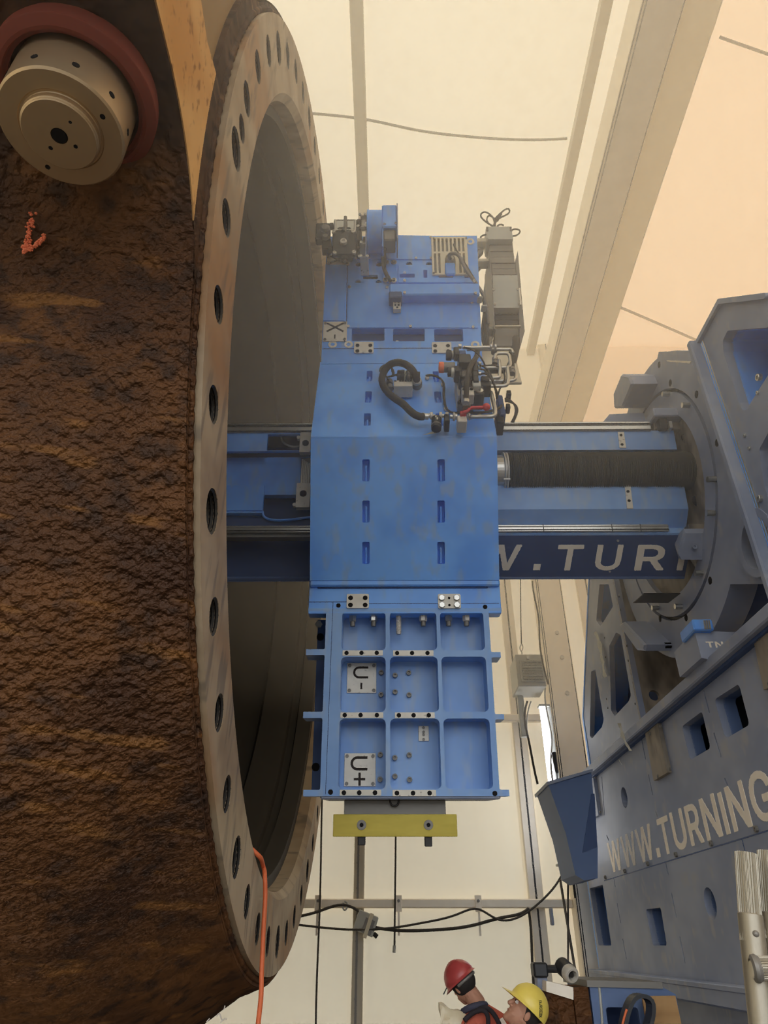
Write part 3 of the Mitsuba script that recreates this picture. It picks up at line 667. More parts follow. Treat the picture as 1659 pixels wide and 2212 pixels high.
B('window_rim', tube([BF.p(w2[0], uE, -.02), BF.p(w2[0]+.01, uE-.045, -.02), BF.p(w2[0]+.06, uE-.078, -.02), BF.p(XA-.06, uE-.08, -.02)], .012, 6), 'blue')
B('bent_tube', tube([BF.w(607, 938, -.15), BF.w(610, 952, -.15), BF.w(620, 961, -.15), BF.w(648, 963, -.15)], .010, 6), 'greybox')
for q, hy in (((648, 931, 671, 978), 957), ((640, 1045, 670, 1097), 1066)):
    k = B('machined_block', BF.plate(R_(BF, q, .006), -.05, .015), 'steel')
    a, b = BF.at(660 if hy < 1000 else 655, hy, .015); B('bore_hole', BF.cyl(a, b, .032, -.02, .017, 18), 'hole', k)
    a, b = BF.at(645 if hy < 1000 else 636, 945 if hy < 1000 else 1090, .015); B('side_bolt', BF.cyl(a, b, .018, -.02, .02, 10), 'bright', k)
for i_ in range(5): B('guide_rib', BF.pbox(651+3.6*i_, 992+2*i_, 653.5+3.6*i_, 1043, -.16, -.10+.004*i_), 'steel')
B('rib_back', BF.pbox(650, 990, 672, 1044, -.165, -.12), 'dull')
# rails
def rail2(nm, y0, y1, h0, h1, lines=()):
    k = B(nm, BF.box(X0, bu(y1), 2.45, bu(y0), h0, h1, .006), 'bright')
    for f, mt in lines: B('rail_groove', BF.box(X0, bu(f+1.2), 2.45, bu(f-1.2), h1-.002, h1+.003), mt, k)
rail2('upper_rail', 913, 933, -.06, .02, ((918, 'dark'), (921, 'dark'), (931, 'dark')))
B('top_plate', BF.box(X0, bu(914), X1, bu(908), -1.0, -.06, .006), 'dark')
rail2('lower_rail', 1134, 1149.5, -.10, .015, ((1138.5, 'dull'), (1145.5, 'dark')))
B('rail_shadow_bar', BF.box(X0, bu(1156), 2.45, bu(1150), -.12, -.02), 'dull')
for xx in (1.35, 1.95, 2.2): B('rail_joint', BF.box(xx, bu(1150), xx+.006, bu(1134), .012, .018), 'dark')
# machined strips and round holes near the machine
for pts in (((1334, 934), (1347, 934), (1352, 968), (1338, 968)), ((1349, 1046), (1361, 1046), (1367, 1099), (1354, 1099))):
    k = B('machined_strip', BF.plate(BF.poly(pts), -.001, .010), 'steel')
    cx_, cy_ = np.mean(pts, 0)
    for f in (-11, 9): B('screw_hole', BF.cyl(*BF.at(cx_+f*.12, cy_+f, .01), .014, .008, .0115, 10), 'hole', k)
for px, py in ((1486, 947), (1510, 1082)):
    a, b = BF.at(px, py); k = B('round_recess', BF.put(bx((0, 0, 0), (.001, .001, .001))), 'hole') if False else None
    e = Point(0, 0).buffer(1, quad_segs=8); e = affinity.translate(affinity.scale(e, .060, .058), a, b)
    k = B('round_recess', BF.plate(e, -.001, .003), 'hole'); B('recess_bolt', BF.cyl(a+.02, b-.01, .022, .0, .012, 10), 'steel', k)
# bellows over the drive screw
bc = BF.at(1300, 1005, .0); xb0, xb1 = BF.at(1100, 1005, .1)[0], BF.at(1512, 1005, .1)[0]
rB = (bu(968, .08)-bu(1045, .08))/2; ub = (bu(968, .08)+bu(1045, .08))/2-.005
pr_ = []
nB = 92
for i_ in range(nB):
    x = xb0+(xb1-xb0)*i_/nB; dx = (xb1-xb0)/nB; w_ = 1+.012*math.sin(i_*.7)
    pr_ += [(rB*.90, x), (rB*w_, x+dx*.45)]
bcen = BF.p(0, ub, -.03)
bel = B('bellows', lathe([(0, xb0)]+pr_+[(rB*.9, xb1), (0, xb1)], bcen, BF.x, 40), 'rubber', label='black rubber bellows')
nutx = BF.at(1076, 1005, .1)[0]
B('screw_sleeve', cyl(bcen+BF.x*(nutx-.12), bcen+BF.x*xb0, rB*.86, 36), 'bright')
for x in (xb0-.045, xb0-.02, xb1+.005, xb1+.03): B('clamp_ring', lathe([(rB*.82, x), (rB*.99, x+.003), (rB*1.0, x+.014), (rB*.82, x+.018)], bcen, BF.x, 36), 'steel')
B('end_flange', cyl(bcen+BF.x*(xb1+.02), bcen+BF.x*(xb1+.09), rB*.95, 36, .01), 'steel')
for x in (xb0-.03, xb1+.05): B('clamp_screw', cyl(bcen+BF.x*(x-.03)+CN*rB*.7-CU*rB*.75, bcen+BF.x*(x+.03)+CN*rB*.7-CU*rB*.75, .012, 8), 'bright')
# lettering on the underside face
def utext(txt, px0, px1, ytop, ybot, sh):
    a0 = UFr.at(px0, ybot)[0]; a1 = UFr.at(px1, ybot)[0]; b0 = UFr.at(px0, ybot)[1]; b1 = UFr.at(px0, ytop)[1]
    return lettering(UFr, txt, a0, b0, b1-b0, a1-a0, depth=.003, z=-.0005, shear=sh, bold=True)
def utext2(txt, px0, px1, ytop, ybot):
    # px0, px1: left and right ends of the baseline and the shear taken from the upright strokes
    m = meshkit.text_mesh(txt, 1.0, .003, bold=True); m.apply_translation([-m.bounds[0][0], -m.bounds[0][1], 0])
    a0, b0 = UFr.at(px0, ybot); a1 = UFr.at(px1, ybot)[0]; b1 = UFr.at(px0, ytop)[1]
    h = b1-b0; e = m.extents.copy()
    m.apply_scale([(a1-a0)/e[0], h/e[1], 1]); t0 = UFr.at(px0+ (ybot-ytop)*.17, ytop)[0]
    m.vertices[:, 0] += m.vertices[:, 1]*((t0-a0)/h); m.apply_translation([a0, b0, .0028]); return UFr.put(m)
for txt, p0, p1 in (('W', 1029, 1117), ('.', 1151, 1166), ('T', 1208, 1243), ('U', 1282, 1337), ('R', 1369, 1432), ('N', 1461, 1520)):
    if txt == 'T': p0, p1 = 1197, 1252
    if txt == '.': m = UFr.plate(UFr.poly([(1153, 1218), (1168, 1218), (1166, 1231), (1151, 1231)]), .002, .006)
    else: m = utext2(txt, p0, p1, 1176.5, 1231.5)
    B('letter', m, 'letter')
B('lettered_panel', UFr.box(XA+.05, vB+.005, X1, vT-.02, -.02, .003), 'navy')  # navy plate puts the shade of this downward face into the colour
B('underside_trim', UFr.box(X0, vB-.004, X1, vB+.02, -.03, .008, .003), 'blue_shaded')
for px, py in ((1335, 1168), (1317, 1234), (1334, 1167)): B('rivet', UFr.cyl(*UFr.at(px, py), .010, -.002, .006, 8), 'bright')

# ------------------------------------------------------------------ swivel head: the turning plate at the machine end
XH = 2.69
HP = Fr((XH, A0[1], A0[2]), (0, -1, 0), (0, 0, 1), (-1, 0, 0))       # seen from the ring side
head = thing('swivel_head', 'grey blue swivel head with a round bearing ring that carries the boom', 'machine head')
def Hd(name, mesh, mat, par=head, smooth=False, label=None): return part(par, name, mesh, mat, smooth, label)
cc = np.array([HP.at(x, y) for x, y in ((1552, 1095), (1545, 980), (1510, 900), (1430, 841), (1460, 1340), (1510, 1290), (1540, 1200))])
Am = np.c_[2*cc, np.ones(len(cc))]; sol = np.linalg.lstsq(Am, (cc**2).sum(1), rcond=None)[0]
hc = sol[:2]; hr = math.sqrt(sol[2]+hc@hc)
oc = np.array([HP.at(x, y) for x, y in ((1401.6, 797), (1423, 765), (1583.5, 1248), (1568, 1320), (1554, 1345), (1381, 1328))])
ro = np.hypot(*(oc-hc).T).mean()
big = Point(*hc).buffer(ro, quad_segs=40)
top = HP.poly([(1423, 760), (1508, 757), (1530, 900), (1400, 860)])
big = big.union(top)
big = big.union(HP.poly([(1560, 1095), (1700, 1040), (1720, 1260), (1570, 1262)]))
inner = Point(*hc).buffer(hr*.80, quad_segs=40)
Hd('face_plate', HP.plate(big.difference(Point(*hc).buffer(hr, quad_segs=40)), -.22, 0), 'slate')
Hd('bearing_gap', HP.plate(Point(*hc).buffer(hr, quad_segs=40).difference(Point(*hc).buffer(hr*.96, quad_segs=40)), -.20, -.06), 'dark')
br = Hd('bearing_ring', HP.plate(Point(*hc).buffer(hr*.968, quad_segs=48).difference(inner), -.20, .004), 'slate')
Hd('boom_flange', HP.plate(inner.buffer(.01), -.2, -.05), 'dirty', label='dirty bare metal flange')
for px, py in ((1446, 851), (1423, 1313), (1474, 1310), (1544, 1108), (1519, 1238), (1546, 1035), (1490, 875)):
    a, b = HP.at(px, py); Hd('pin', HP.cyl(a, b, .025, 0, .07, 12), 'bright', br)
for px, py in ((1448, 827), (1504.6, 852), (1426, 1336), (1482, 1334), (1534, 1254), (1549, 956), (1424, 788)):
    a, b = HP.at(px, py); Hd('tapped_hole', HP.cyl(a, b, .034, -.002, .0015, 12), 'hole')
Hd('drum', cyl(HP.p(hc[0], hc[1], -.2), HP.p(hc[0], hc[1], -1.9), ro*.97, 60), 'navy')
pt = HP.poly([(1440, 778), (1494, 780), (1491, 785), (1443, 781)])
Hd('top_slot', HP.plate(pt, -.002, .004), 'steel')
def block(pts, h, mat, name, hz=0, taper=None):
    """a block standing out of the head, its far face drawn by pixels at stand-off h"""
    p = Polygon([HP.at(x, y, h) for x, y in pts]); return Hd(name, HP.plate(p, hz-.05, h), mat)
# stop blocks
def lug(pts_base, h, nm):
    p = Polygon([HP.at(x, y, 0) for x, y in pts_base]).buffer(0)
    q = p.buffer(-.02, join_style=2)
    m = hullm(np.vstack([np.c_[np.array(p.exterior.coords)[:-1], np.zeros(len(p.exterior.coords)-1)], np.c_[np.array(p.exterior.coords)[:-1], np.full(len(p.exterior.coords)-1, h-.02)], np.c_[np.array(q.exterior.coords)[:-1], np.full(len(q.exterior.coords)-1, h)]]))
    return Hd(nm, HP.put(m), 'slate')
l1 = lug(((1395, 808), (1414, 811), (1421, 829), (1397, 880), (1378, 882), (1376, 850)), .26, 'stop_block')
l2 = lug(((1388, 1350), (1400, 1342), (1452, 1392), (1449, 1406), (1430, 1404)), .26, 'stop_block')
a, b = HP.at(1449, 1394); Hd('block_hole', HP.cyl(a, b, .028, 0, .06, 12), 'hole')
# clamps that hold the rail ends
cl = BF.pbox(1412, 880, 1486, 898, -.25, .10, .01); Hd('upper_clamp', cl, 'slate')
Hd('clamp_body', BF.pbox(1412, 897, 1490, 927, -.35, -.02, .006), 'dirty'); Hd('clamp_foot', BF.pbox(1424, 899, 1442, 926, -.05, .05, .006), 'dark'); Hd('clamp_pin', BF.pbox(1446, 909, 1453, 924, -.05, .07, .004), 'bright')
cb = BF.rect(1467, 1142, 1533, 1202, .10)
m = hullm([BF.p(a, b, h) for a, b, h in ((cb[0]+.03, cb[1], .02), (cb[0], cb[1]+.05, .04), (cb[0]+.06, cb[3]-.05, .12), (cb[0]+.06, cb[3], .10), (cb[2], cb[3], .10), (cb[2], cb[3]-.05, .12), (cb[2]-.04, cb[1], .02), (cb[0]+.05, cb[1]+.05, -.08), (cb[2], cb[3], -.15), (cb[0]+.06, cb[3], -.15))])
lc = Hd('lower_clamp', m, 'slate'); Hd('clamp_arm', BF.box(cb[2]-.05, cb[1]+.08, 2.75, cb[3]-.03, -.14, .06, .01), 'slate', lc)
for py in (1158, 1182): 
    a, b = BF.at(1500, py, .09); Hd('clamp_bolt', bolt(BF, a, b, .02, .085), 'slate', lc)
Hd('rail_stop', BF.pbox(1488, 1131, 1530, 1143, -.1, .06, .004), 'dirty')
# brace between boom top and head
e = [onX(x, y, 2.2) for x, y in ((1330, 912), (1371, 880), (1404, 878), (1404, 912))]
g = Fr((0, 0, 0), (1, 0, 0), (0, 0, 1), (0, -1, 0))
tp = BF.p(0, bu(908), -.55)
gs = Polygon([(1.95, tp[2]), (2.30, tp[2]+.42), (2.66, tp[2]+.44), (2.66, tp[2])])
Hd('brace_plate', Fr((0, tp[1]-.03, 0), (1, 0, 0), (0, 0, 1), (0, -1, 0)).plate(gs, -.06, 0), 'slate'); Hd('brace_plate', Fr((0, tp[1]+.22, 0), (1, 0, 0), (0, 0, 1), (0, -1, 0)).plate(gs, -.06, 0), 'slate')
Hd('under_bracket', BF.box(BF.at(1383, 1262, -.5)[0], BF.at(1430, 1286, -.5)[1], BF.at(1462, 1262, -.5)[0], bu(1248), -.75, -.45, .01), 'dark')
# motor recess at the right
mc = np.array(HP.at(1655, 1172, .02)); mrx = abs(HP.at(1655, 1104, .02)[1]-HP.at(1655, 1240, .02)[1])/2
mf = Hd('motor_flange', HP.plate(Point(*mc).buffer(mrx*1.32, quad_segs=4).difference(Point(*mc).buffer(mrx, quad_segs=30)), -.05, .10), 'slate')
Hd('motor_face', HP.plate(Point(*mc).buffer(mrx+.01, quad_segs=30), -.05, .0), 'dirty', mf, label='bare metal motor face')
Hd('motor_hub', lathe([(mrx*.62, 0), (mrx*.62, .03), (mrx*.52, .03), (mrx*.52, .012), (0, .012)], HP.p(*mc), HP.z, 40), 'dull', mf)
for i_ in range(10):
    t = i_*.628+.3; Hd('motor_bolt', bolt(HP, mc[0]+mrx*.82*math.cos(t), mc[1]+mrx*.82*math.sin(t), .028, .0), 'dull', mf)
# the box lettered TN6 below the head
ct = HP.at(1500, 1362); k = None
pA, pB_ = HP.at(1457, 1409), HP.at(1501, 1362)
tb = thing('angled_housing', 'blue grey housing lettered TN6 under the swivel head', 'housing')
YT = onX(1500, 1362, 2.45)[1]
TF = Fr((0, YT, 0), (1, 0, 0), (0, 0, 1), (0, -1, 0))
fp_ = [TF.at(x, y) for x, y in ((1500, 1362), (1602, 1366), (1602, 1440), (1515, 1421))]
part(tb, 'front_panel', TF.plate(Polygon(fp_), -.05, 0), 'slate')
V_ = []
for (x, y), (xb_, yb_) in zip(((1500, 1362), (1515, 1421)), ((1456, 1409), (1468.6, 1463))):
    V_.append((TF.w(x, y), onZ(xb_, yb_, TF.w(x, y)[2])))
q = [V_[0][0], V_[1][0], V_[1][1], V_[0][1]]
ex_ = np.array([.35, 0.05, 0])
part(tb, 'side_panel', hullm([p for p in q]+[p+ex_ for p in q]), 'greybox' if False else 'slate')
part(tb, 'cap_block', TF.pbox(1497, 1337, 1541, 1361, -.22, .06, .01), 'blue')
for i_ in range(3): part(tb, 'cap_bead', tube([TF.w(1521+5*i_, 1340, .065), TF.w(1524+5*i_, 1359, .065)], .008, 6), 'bright')
a0, b0 = TF.at(1527, 1399); a1, b1 = TF.at(1571, 1387)
part(tb, 'lettering', lettering(TF, 'TN6', a0, b0+.0, abs(b1-b0)*1.0, a1-a0+.03, depth=.003), 'letter')

# ------------------------------------------------------------------ machine base with its big lettered side plate
XP = 2.60
SP = Fr((XP, 0, 0), (0, -1, 0), (0, 0, 1), (-1, 0, 0))
base = thing('machine_base', 'huge slate blue machine base with large web address on its side plate', 'machine base')
def Bs(name, mesh, mat, par=base, smooth=False, label=None): return part(par, name, mesh, mat, smooth, label)
def sp(pts): return Polygon([SP.at(*q) for q in pts])
zt = SP.at(1275, 1655)[1]; zt = np.mean([SP.at(*q)[1] for q in ((1275, 1655), (1400, 1560), (1560, 1425), (1659, 1325))])
yf = SP.at(1268, 1906)[0]; zb_ = SP.at(1300, 2098)[1]
yn = SP.at(1659, 1500)[0]+2.2
plate = sbox(yf, zb_, yn, zt)
def rnd(pts, r=.035): 
    p = sp(pts).buffer(0); return p.buffer(-r).buffer(r, quad_segs=4)
wins = [rnd(((1473, 1569), (1516.5, 1536.5), (1534.6, 1616), (1491, 1641.5))), rnd(((1543.6, 1511), (1596, 1477), (1619, 1565.5), (1567, 1596))),
        rnd(((1274, 1919), (1302, 1911), (1320.5, 2042.5), (1293, 2042.5)), .02), rnd(((1394.8, 1964.5), (1427, 1960), (1440.5, 2042.5), (1411, 2042.5)), .03)]
cA = SP.at(1348.4, 1722.8); rA = abs(SP.at(1348.4, 1698)[1]-SP.at(1348.4, 1747.5)[1])/2
cB = SP.at(1534, 1951); rB2 = abs(SP.at(1534, 1916)[1]-SP.at(1534, 1987)[1])/2
wins += [Point(*cA).buffer(rA), Point(*cB).buffer(rB2)]
slts = [((1386.5, 1599), (1394, 1638)), ((1401, 1675), (1409.5, 1715)), ((1520.5, 1494), (1532, 1538)), ((1542.5, 1585), (1557, 1633)), ((1300, 1680), (1306, 1760)), ((1417, 1755), (1420, 1764)), ((1311, 1806), (1315, 1815)),
        ((1326, 1899), (1329, 1915)), ((1333.5, 1953), (1340.5, 1992)), ((1345.5, 2030), (1353, 2071)), ((1438.5, 1866), (1443, 1887)), ((1451, 1931), (1460.5, 1979)), ((1469, 2026), (1479.5, 2078)), ((1566, 1683), (1572, 1697))]
sl = [LineString([SP.at(*a), SP.at(*b)]).buffer(.010) for a, b in slts]
Bs('side_plate', SP.plate(plate.difference(unary_union(wins+sl)), -.07, 0), 'slate', label='slate blue side plate with windows and slots')
Bs('inner_web', SP.plate(plate.buffer(-.05), -.42, -.38), 'interior')  # dark colour paints in the shade seen through the windows
Bs('slot_back', SP.plate(unary_union([s_.buffer(.02) for s_ in sl]), -.074, -.06), 'hole')
for w_ in wins:
    Bs('window_reveal', SP.plate(w_.buffer(.012).difference(w_), -.16, -.06), 'blue_shaded')
Bs('far_end', SP.box(yf, zb_, yf+.06, zt, -1.6, 0), 'blue')
Bs('top_flange', SP.box(yf-.05, zt-.10, yn, zt, -.6, .10, .012), 'slate')
Bs('flange_groove', SP.box(yf, zt-.125, yn, zt-.10, -.02, .05), 'navy')
Bs('bottom_flange', SP.box(yf+.02, zb_-.13, yn, zb_, -1.2, .14, .014), 'slate')
Bs('bottom_lip', SP.box(yf+.05, zb_-.02, yn, zb_+.02, 0, .15, .006), 'slate')
# panel seam below the lettering and its bolts
def zline(p): return SP.at(*p)[1]
zs = zline((1500, 1843))
Bs('panel_seam', SP.box(SP.at(1305, 1902)[0], zs-.005, yn, zs+.005, -.002, .002), 'navy')
a = SP.at(1604, 1817); Bs('panel_seam', SP.box(a[0]-.005, zb_, a[0]+.005, zs, -.002, .002), 'navy')
for x in np.linspace(SP.at(1305, 1902)[0]+.1, yn-.4, 9): Bs('panel_bolt', bolt(SP, x, zs+.03, .022, 0), 'dull')
# cover plates
for pts, h, mt in ((((1401, 1578), (1428, 1558), (1451.4, 1668.6), (1420.7, 1686.7)), .04, 'dirty'), (((1269, 1679), (1287, 1672), (1299.5, 1761), (1280, 1771.6)), .04, 'slate'), (((1634, 1372), (1690, 1325), (1720, 1470), (1659, 1490)), .03, 'dirty')):
    k = Bs('cover_plate', SP.plate(sp(pts), 0, h), mt)
    c_ = np.mean(pts, 0)
    for x, y in pts: Bs('screw', bolt(SP, *SP.at(x*.84+c_[0]*.16, y*.84+c_[1]*.16, h), .014, h, .008), 'dull', k)
# big lettering: one mesh for each letter, set out along the base line
zl0, zl1 = zline((1326.6, 1884)), zline((1314, 1824))
lx = SP.at(1316, 1850)[0]; fullw = SP.at(1586, 1760)[0]-lx if False else None
xs_ = {}
for ch, pa, pb in (('W', (1315, 1850), (1344, 1843)), ('W', (1345.5, 1843), (1372, 1833)), ('W', (1374, 1833), (1402, 1826)), ('.', (1409, 1846), (1415.5, 1844)), ('T', (1411, 1780), (1430, 1774)), ('U', (1440, 1800), (1466, 1790)), ('R', (1474, 1785), (1508, 1770)), ('N', (1511, 1770), (1540, 1755)), ('I', (1545, 1760), (1571, 1750)), ('N', (1573, 1750), (1612, 1735)), ('G', (1622, 1725), (1668, 1710))): pass
tm = meshkit.text_mesh('WWW.TURNING', zl1-zl0, .004, bold=True); sx0 = tm.bounds[0][0]
a_w = SP.at(1326.6-11, 1850)[0]; a_e = SP.at(1667, 1700)[0]
adv = 0; chars = 'WWW.TURNING'; wd = [.06 if c_ == 'I' else meshkit.text_mesh(c_, zl1-zl0, .004, bold=True).extents[0] for c_ in chars]
gap = .055*(zl1-zl0)/.3
tot = sum(wd)+gap*(len(chars)-1); kx = (a_e-a_w)/tot
for c_, w_ in zip(chars, wd):
    if c_ == 'I': Bs('letter', SP.box(a_w+adv, zl0, a_w+adv+w_*kx, zl1, -.001, .004), 'letter')
    elif c_ == '.': Bs('letter', SP.box(a_w+adv, zl0, a_w+adv+w_*kx, zl0+w_*1.1, -.001, .004), 'letter')
    else: Bs('letter', lettering(SP, c_, a_w+adv, zl0, zl1-zl0, w_*kx, depth=.004, z=-.0005), 'letter')
    adv += (w_+gap)*kx
# the two gussets that form the cradle
fg = sp(((1258, 1545), (1270, 1650), (1390, 1560), (1340, 1250), (1341, 1180), (1300, 1180), (1276, 1260)))
ya_, za_ = SP.at(1385, 1555)[0], zt
fgp = Polygon([(SP.at(1271, 1640)[0], zt-.02), (ya_, zt-.02), (ya_, SP.at(1335, 1255)[1]+.25), (SP.at(1278, 1255)[0]+.15, SP.at(1278, 1255)[1]+.35), (SP.at(1259, 1550)[0], SP.at(1259, 1550)[1])])
cuts = [sp(((1295, 1262), (1315, 1262), (1324, 1310), (1297, 1353), (1288, 1340))).buffer(-.03).buffer(.03), sp(((1316, 1395), (1331, 1366), (1341, 1372), (1363, 1502), (1358, 1515), (1328, 1547), (1320, 1535))).buffer(-.03).buffer(.03), sp(((1274, 1590), (1277, 1450), (1286, 1446), (1304, 1555), (1300, 1571), (1279, 1595))).buffer(-.02).buffer(.02)]
fgk = Bs('far_gusset', SP.plate(fgp.difference(unary_union(cuts)), -.06, .0), 'slate')
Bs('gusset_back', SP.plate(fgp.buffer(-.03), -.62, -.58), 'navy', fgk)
Bs('gusset_edge', SP.plate(Polygon([(SP.at(1259, 1550)[0]-.02, zt), (SP.at(1259, 1550)[0], SP.at(1259, 1550)[1]), (SP.at(1278, 1255)[0]+.15, SP.at(1278, 1255)[1]+.35), (SP.at(1278, 1255)[0]+.19, SP.at(1278, 1255)[1]+.35), (SP.at(1259, 1550)[0]+.05, SP.at(1259, 1550)[1]), (SP.at(1259, 1550)[0]+.05, zt)]), -1.6, .01), 'blue', fgk)
iw = Fr((0, -SP.p(ya_, 0)[1]*0+SP.p(ya_, 0)[1], 0), (1, 0, 0), (0, 0, 1), (0, -1, 0))
inwall = Polygon([(XP, zt-.02), (XP+2.0, zt-.02), (XP+2.0, zt+1.7), (XP, zt+1.7)]).difference(Point(*iw.at(1413, 1502)).buffer(.055))
Bs('cradle_wall', iw.plate(inwall, -.05, -.001), 'dirty', fgk, label='stained bare steel cradle wall')
for x, y in ((1337, 1289), (1340, 1317), (1347, 1350), (1354, 1395), (1357, 1427), (1306, 1378), (1308, 1420), (1310, 1510), (1313, 1529), (1372, 1520)): Bs('bolt_hole', SP.cyl(*SP.at(x, y), .013, -.003, .0015, 8), 'hole', fgk)
# transparent tape loose on the gusset
ng = [(1511, 738), (1559, 651), (1700, 634), (1800, 900), (1800, 1330), (1659, 1480), (1604, 1420), (1659, 1150)]
yN = SP.at(1511, 740)[0]
ngp = Polygon([(yN, zt-.02), (yN, SP.at(1511, 740)[1]), (SP.at(1559, 651)[0], SP.at(1559, 651)[1]), (SP.at(1659, 639)[0], SP.at(1659, 639)[1]), (SP.at(1659, 639)[0]+1.2, SP.at(1659, 639)[1]-1.3), (SP.at(1659, 639)[0]+1.6, zt-.02)])
tri = sp(((1572, 714), (1700, 704), (1659, 810), (1612, 885), (1604, 886), (1596, 870), (1563, 760), (1561, 735))).buffer(-.03).buffer(.03)
tri2 = sp(((1640, 970), (1659, 935), (1740, 900), (1740, 1150), (1690, 1160), (1650, 1050))).buffer(-.03).buffer(.03)
ngk = Bs('near_gusset', SP.plate(ngp.difference(tri).difference(tri2), -.08, 0), 'slate')
Bs('gusset_back', SP.plate(ngp.buffer(-.05), -.55, -.48), 'dirty', ngk)
for t_ in (tri, tri2): Bs('cutout_reveal', SP.plate(t_.buffer(.01).difference(t_), -.45, -.07), 'blue', ngk)
w_ = SP.at(1511, 740)[1]
Bs('edge_flange', SP.box(yN-.05, zt, yN+.015, w_+.02, -1.6, .09, .012), 'slate', ngk)
for i_ in range(4): Bs('edge_bead', tube([SP.p(yN+.020+.012*i_, zt+.05, .003), SP.p(yN+.020+.012*i_, w_-.03, .003)], .006, 6, False), 'bright' if i_ % 2 else 'blue', ngk)
Bs('top_edge', SP.plate(LineString([(SP.at(1511, 740)[0], w_), SP.at(1559, 651), SP.at(1659, 639)]).buffer(.02), -1.6, .03), 'slate', ngk)
for x, y in ((1642, 815), (1644, 1077), (1638, 848), (1610, 941), (1620, 968)): Bs('bolt', bolt(SP, *SP.at(x, y), .026 if x > 1640 else .014, 0), 'bright', ngk)
# wedge shaped hood on the far end of the base
hy = 9.1
HW = Fr((0, hy-.9, 0), (1, 0, 0), (0, 0, 1), (0, -1, 0))
hp = [HW.at(x, y) for x, y in ((1183, 1690), (1277, 1663), (1291, 1830), (1291, 1897), (1262, 1902), (1243, 1890), (1222, 1800))]
hood = thing('wedge_hood', 'dark blue wedge shaped hood at the far end of the machine base', 'hood')
part(hood, 'hood_shell', HW.plate(Polygon(hp), -.7, 0), 'blue_shaded')
part(hood, 'hood_lid', HW.plate(Polygon([HW.at(x, y) for x, y in ((1180, 1690), (1279, 1662), (1279, 1668), (1182, 1697))]), -.75, .03), 'slate')
part(hood, 'hood_vent', HW.plate(Polygon([HW.at(x, y) for x, y in ((1277, 1715), (1284, 1715), (1290, 1830), (1258, 1842))]), 0, .01), 'navy')
part(hood, 'small_hole', HW.cyl(*HW.at(1274, 1780), .03, .0, .004, 12), 'letter')

# ------------------------------------------------------------------ hydraulics on the upper slope
vm = thing('valve_manifold', 'cluster of black and silver hydraulic valves with bent steel pipes on the carriage', 'valve manifold')
def E_(x, y): return 920+x*.13261, 720+y*.13261
def Vb(name, r, z0, z1, mat, par=vm, bev=.006): 
    x0, y0 = E_(r[0], r[1]); x1, y1 = E_(r[2], r[3]); return part(par, name, M1.pbox(x0, y0, x1, y1, z0, z1, bev), mat)
def Vc(name, r, h, rad, mat, par=vm, seg=16, bev=.003):
    a = M1.w(*E_(r[0], r[1]), h); b = M1.w(*E_(r[2], r[3]), h); return part(par, name, cyl(a, b, rad, seg, bev), mat, 30)
def Vp(name, pts, h, rad, mat, par=vm, corner=True):
    P_ = [M1.w(*E_(q[0], q[1]), q[2] if len(q) > 2 else h) for q in pts]
    if corner:   # polyline with rounded bends
        Q = [P_[0]]
        for i_ in range(1, len(P_)-1):
            a, b, c = P_[i_-1], P_[i_], P_[i_+1]; la, lc = np.linalg.norm(a-b), np.linalg.norm(c-b); r_ = min(.045, la*.45, lc*.45)
            s0, s1 = b+(a-b)/la*r_, b+(c-b)/lc*r_
            for t in np.linspace(0, 1, 6): Q.append((1-t)**2*s0+2*t*(1-t)*b+t*t*s1)
        Q.append(P_[-1]); return part(par, name, tube(Q, rad, 8, False), mat, True)
    return part(par, name, tube(P_, rad, 8), mat, True)
Vb('base_bracket', (705, 255, 1500, 800), -.16, -.13, 'cream')
x0, y0 = E_(490, 700); x1, y1 = E_(770, 1150)
Vb('mounting_block', (500, 690, 775, 1005), 0, .16, 'steel'); Vb('mounting_foot', (515, 1005, 770, 1150), 0, .10, 'dull')
for x, y in ((540, 1130), (720, 1130), (580, 1040)): part(vm, 'foot_screw', bolt(M1, *M1.at(*E_(x, y), .10), .014, .10), 'dark')
Vb('terminal_block', (588, 855, 780, 1000), .16, .26, 'steel')
for x, y in ((622, 915), (740, 915), (680, 880)): part(vm, 'screw', bolt(M1, *M1.at(*E_(x, y), .26), .013, .26), 'dark')
for i_, (y0, y1, mt) in enumerate(((420, 490, 'dark'), (480, 600, 'dark'), (605, 690, 'dull'), (690, 775, 'dark'), (775, 860, 'black'))):
    Vb('sandwich_valve', (575-10*(i_ % 2), y0, 745, y1), .10, .26+.012*(i_ % 3), mt)
s1_ = Vb('solenoid', (530, 330, 735, 470), .16, .34, 'black'); Vc('coil', (545, 355, 400, 355), .25, .040, 'steel', s1_); Vc('knob', (415, 360, 330, 360), .25, .046, 'black', s1_)
Vb('coil_cap', (540, 270, 650, 335), .18, .30, 'navy', s1_); Vb('plug', (458, 215, 540, 330), .25, .33, 'black', s1_); Vc('plug_nut', (525, 212, 580, 214), .30, .022, 'bright', s1_)
s2_ = Vb('pressure_switch', (465, 520, 590, 610), .18, .30, 'black'); Vc('switch_barrel', (280, 555, 470, 555), .25, .044, 'dull', s2_); Vc('switch_knob', (210, 555, 290, 555), .25, .047, 'orange', s2_)
s3_ = Vb('solenoid', (545, 610, 590, 690), .16, .30, 'black'); Vc('coil', (555, 640, 410, 640), .25, .042, 'steel', s3_); Vc('knob', (415, 630, 355, 630), .25, .040, 'black', s3_)
for y in (490, 565, 655):
    k = Vb('cable_plug', (765, y-45, 850, y+40), .20, .31, 'black'); Vc('plug_nut', (850, y, 900, y), .26, .016, 'bright', k)
s4_ = Vb('solenoid', (760, 765, 895, 855), .16, .29, 'greybox'); Vb('coil_head', (772, 690, 860, 770), .18, .31, 'black', s4_)
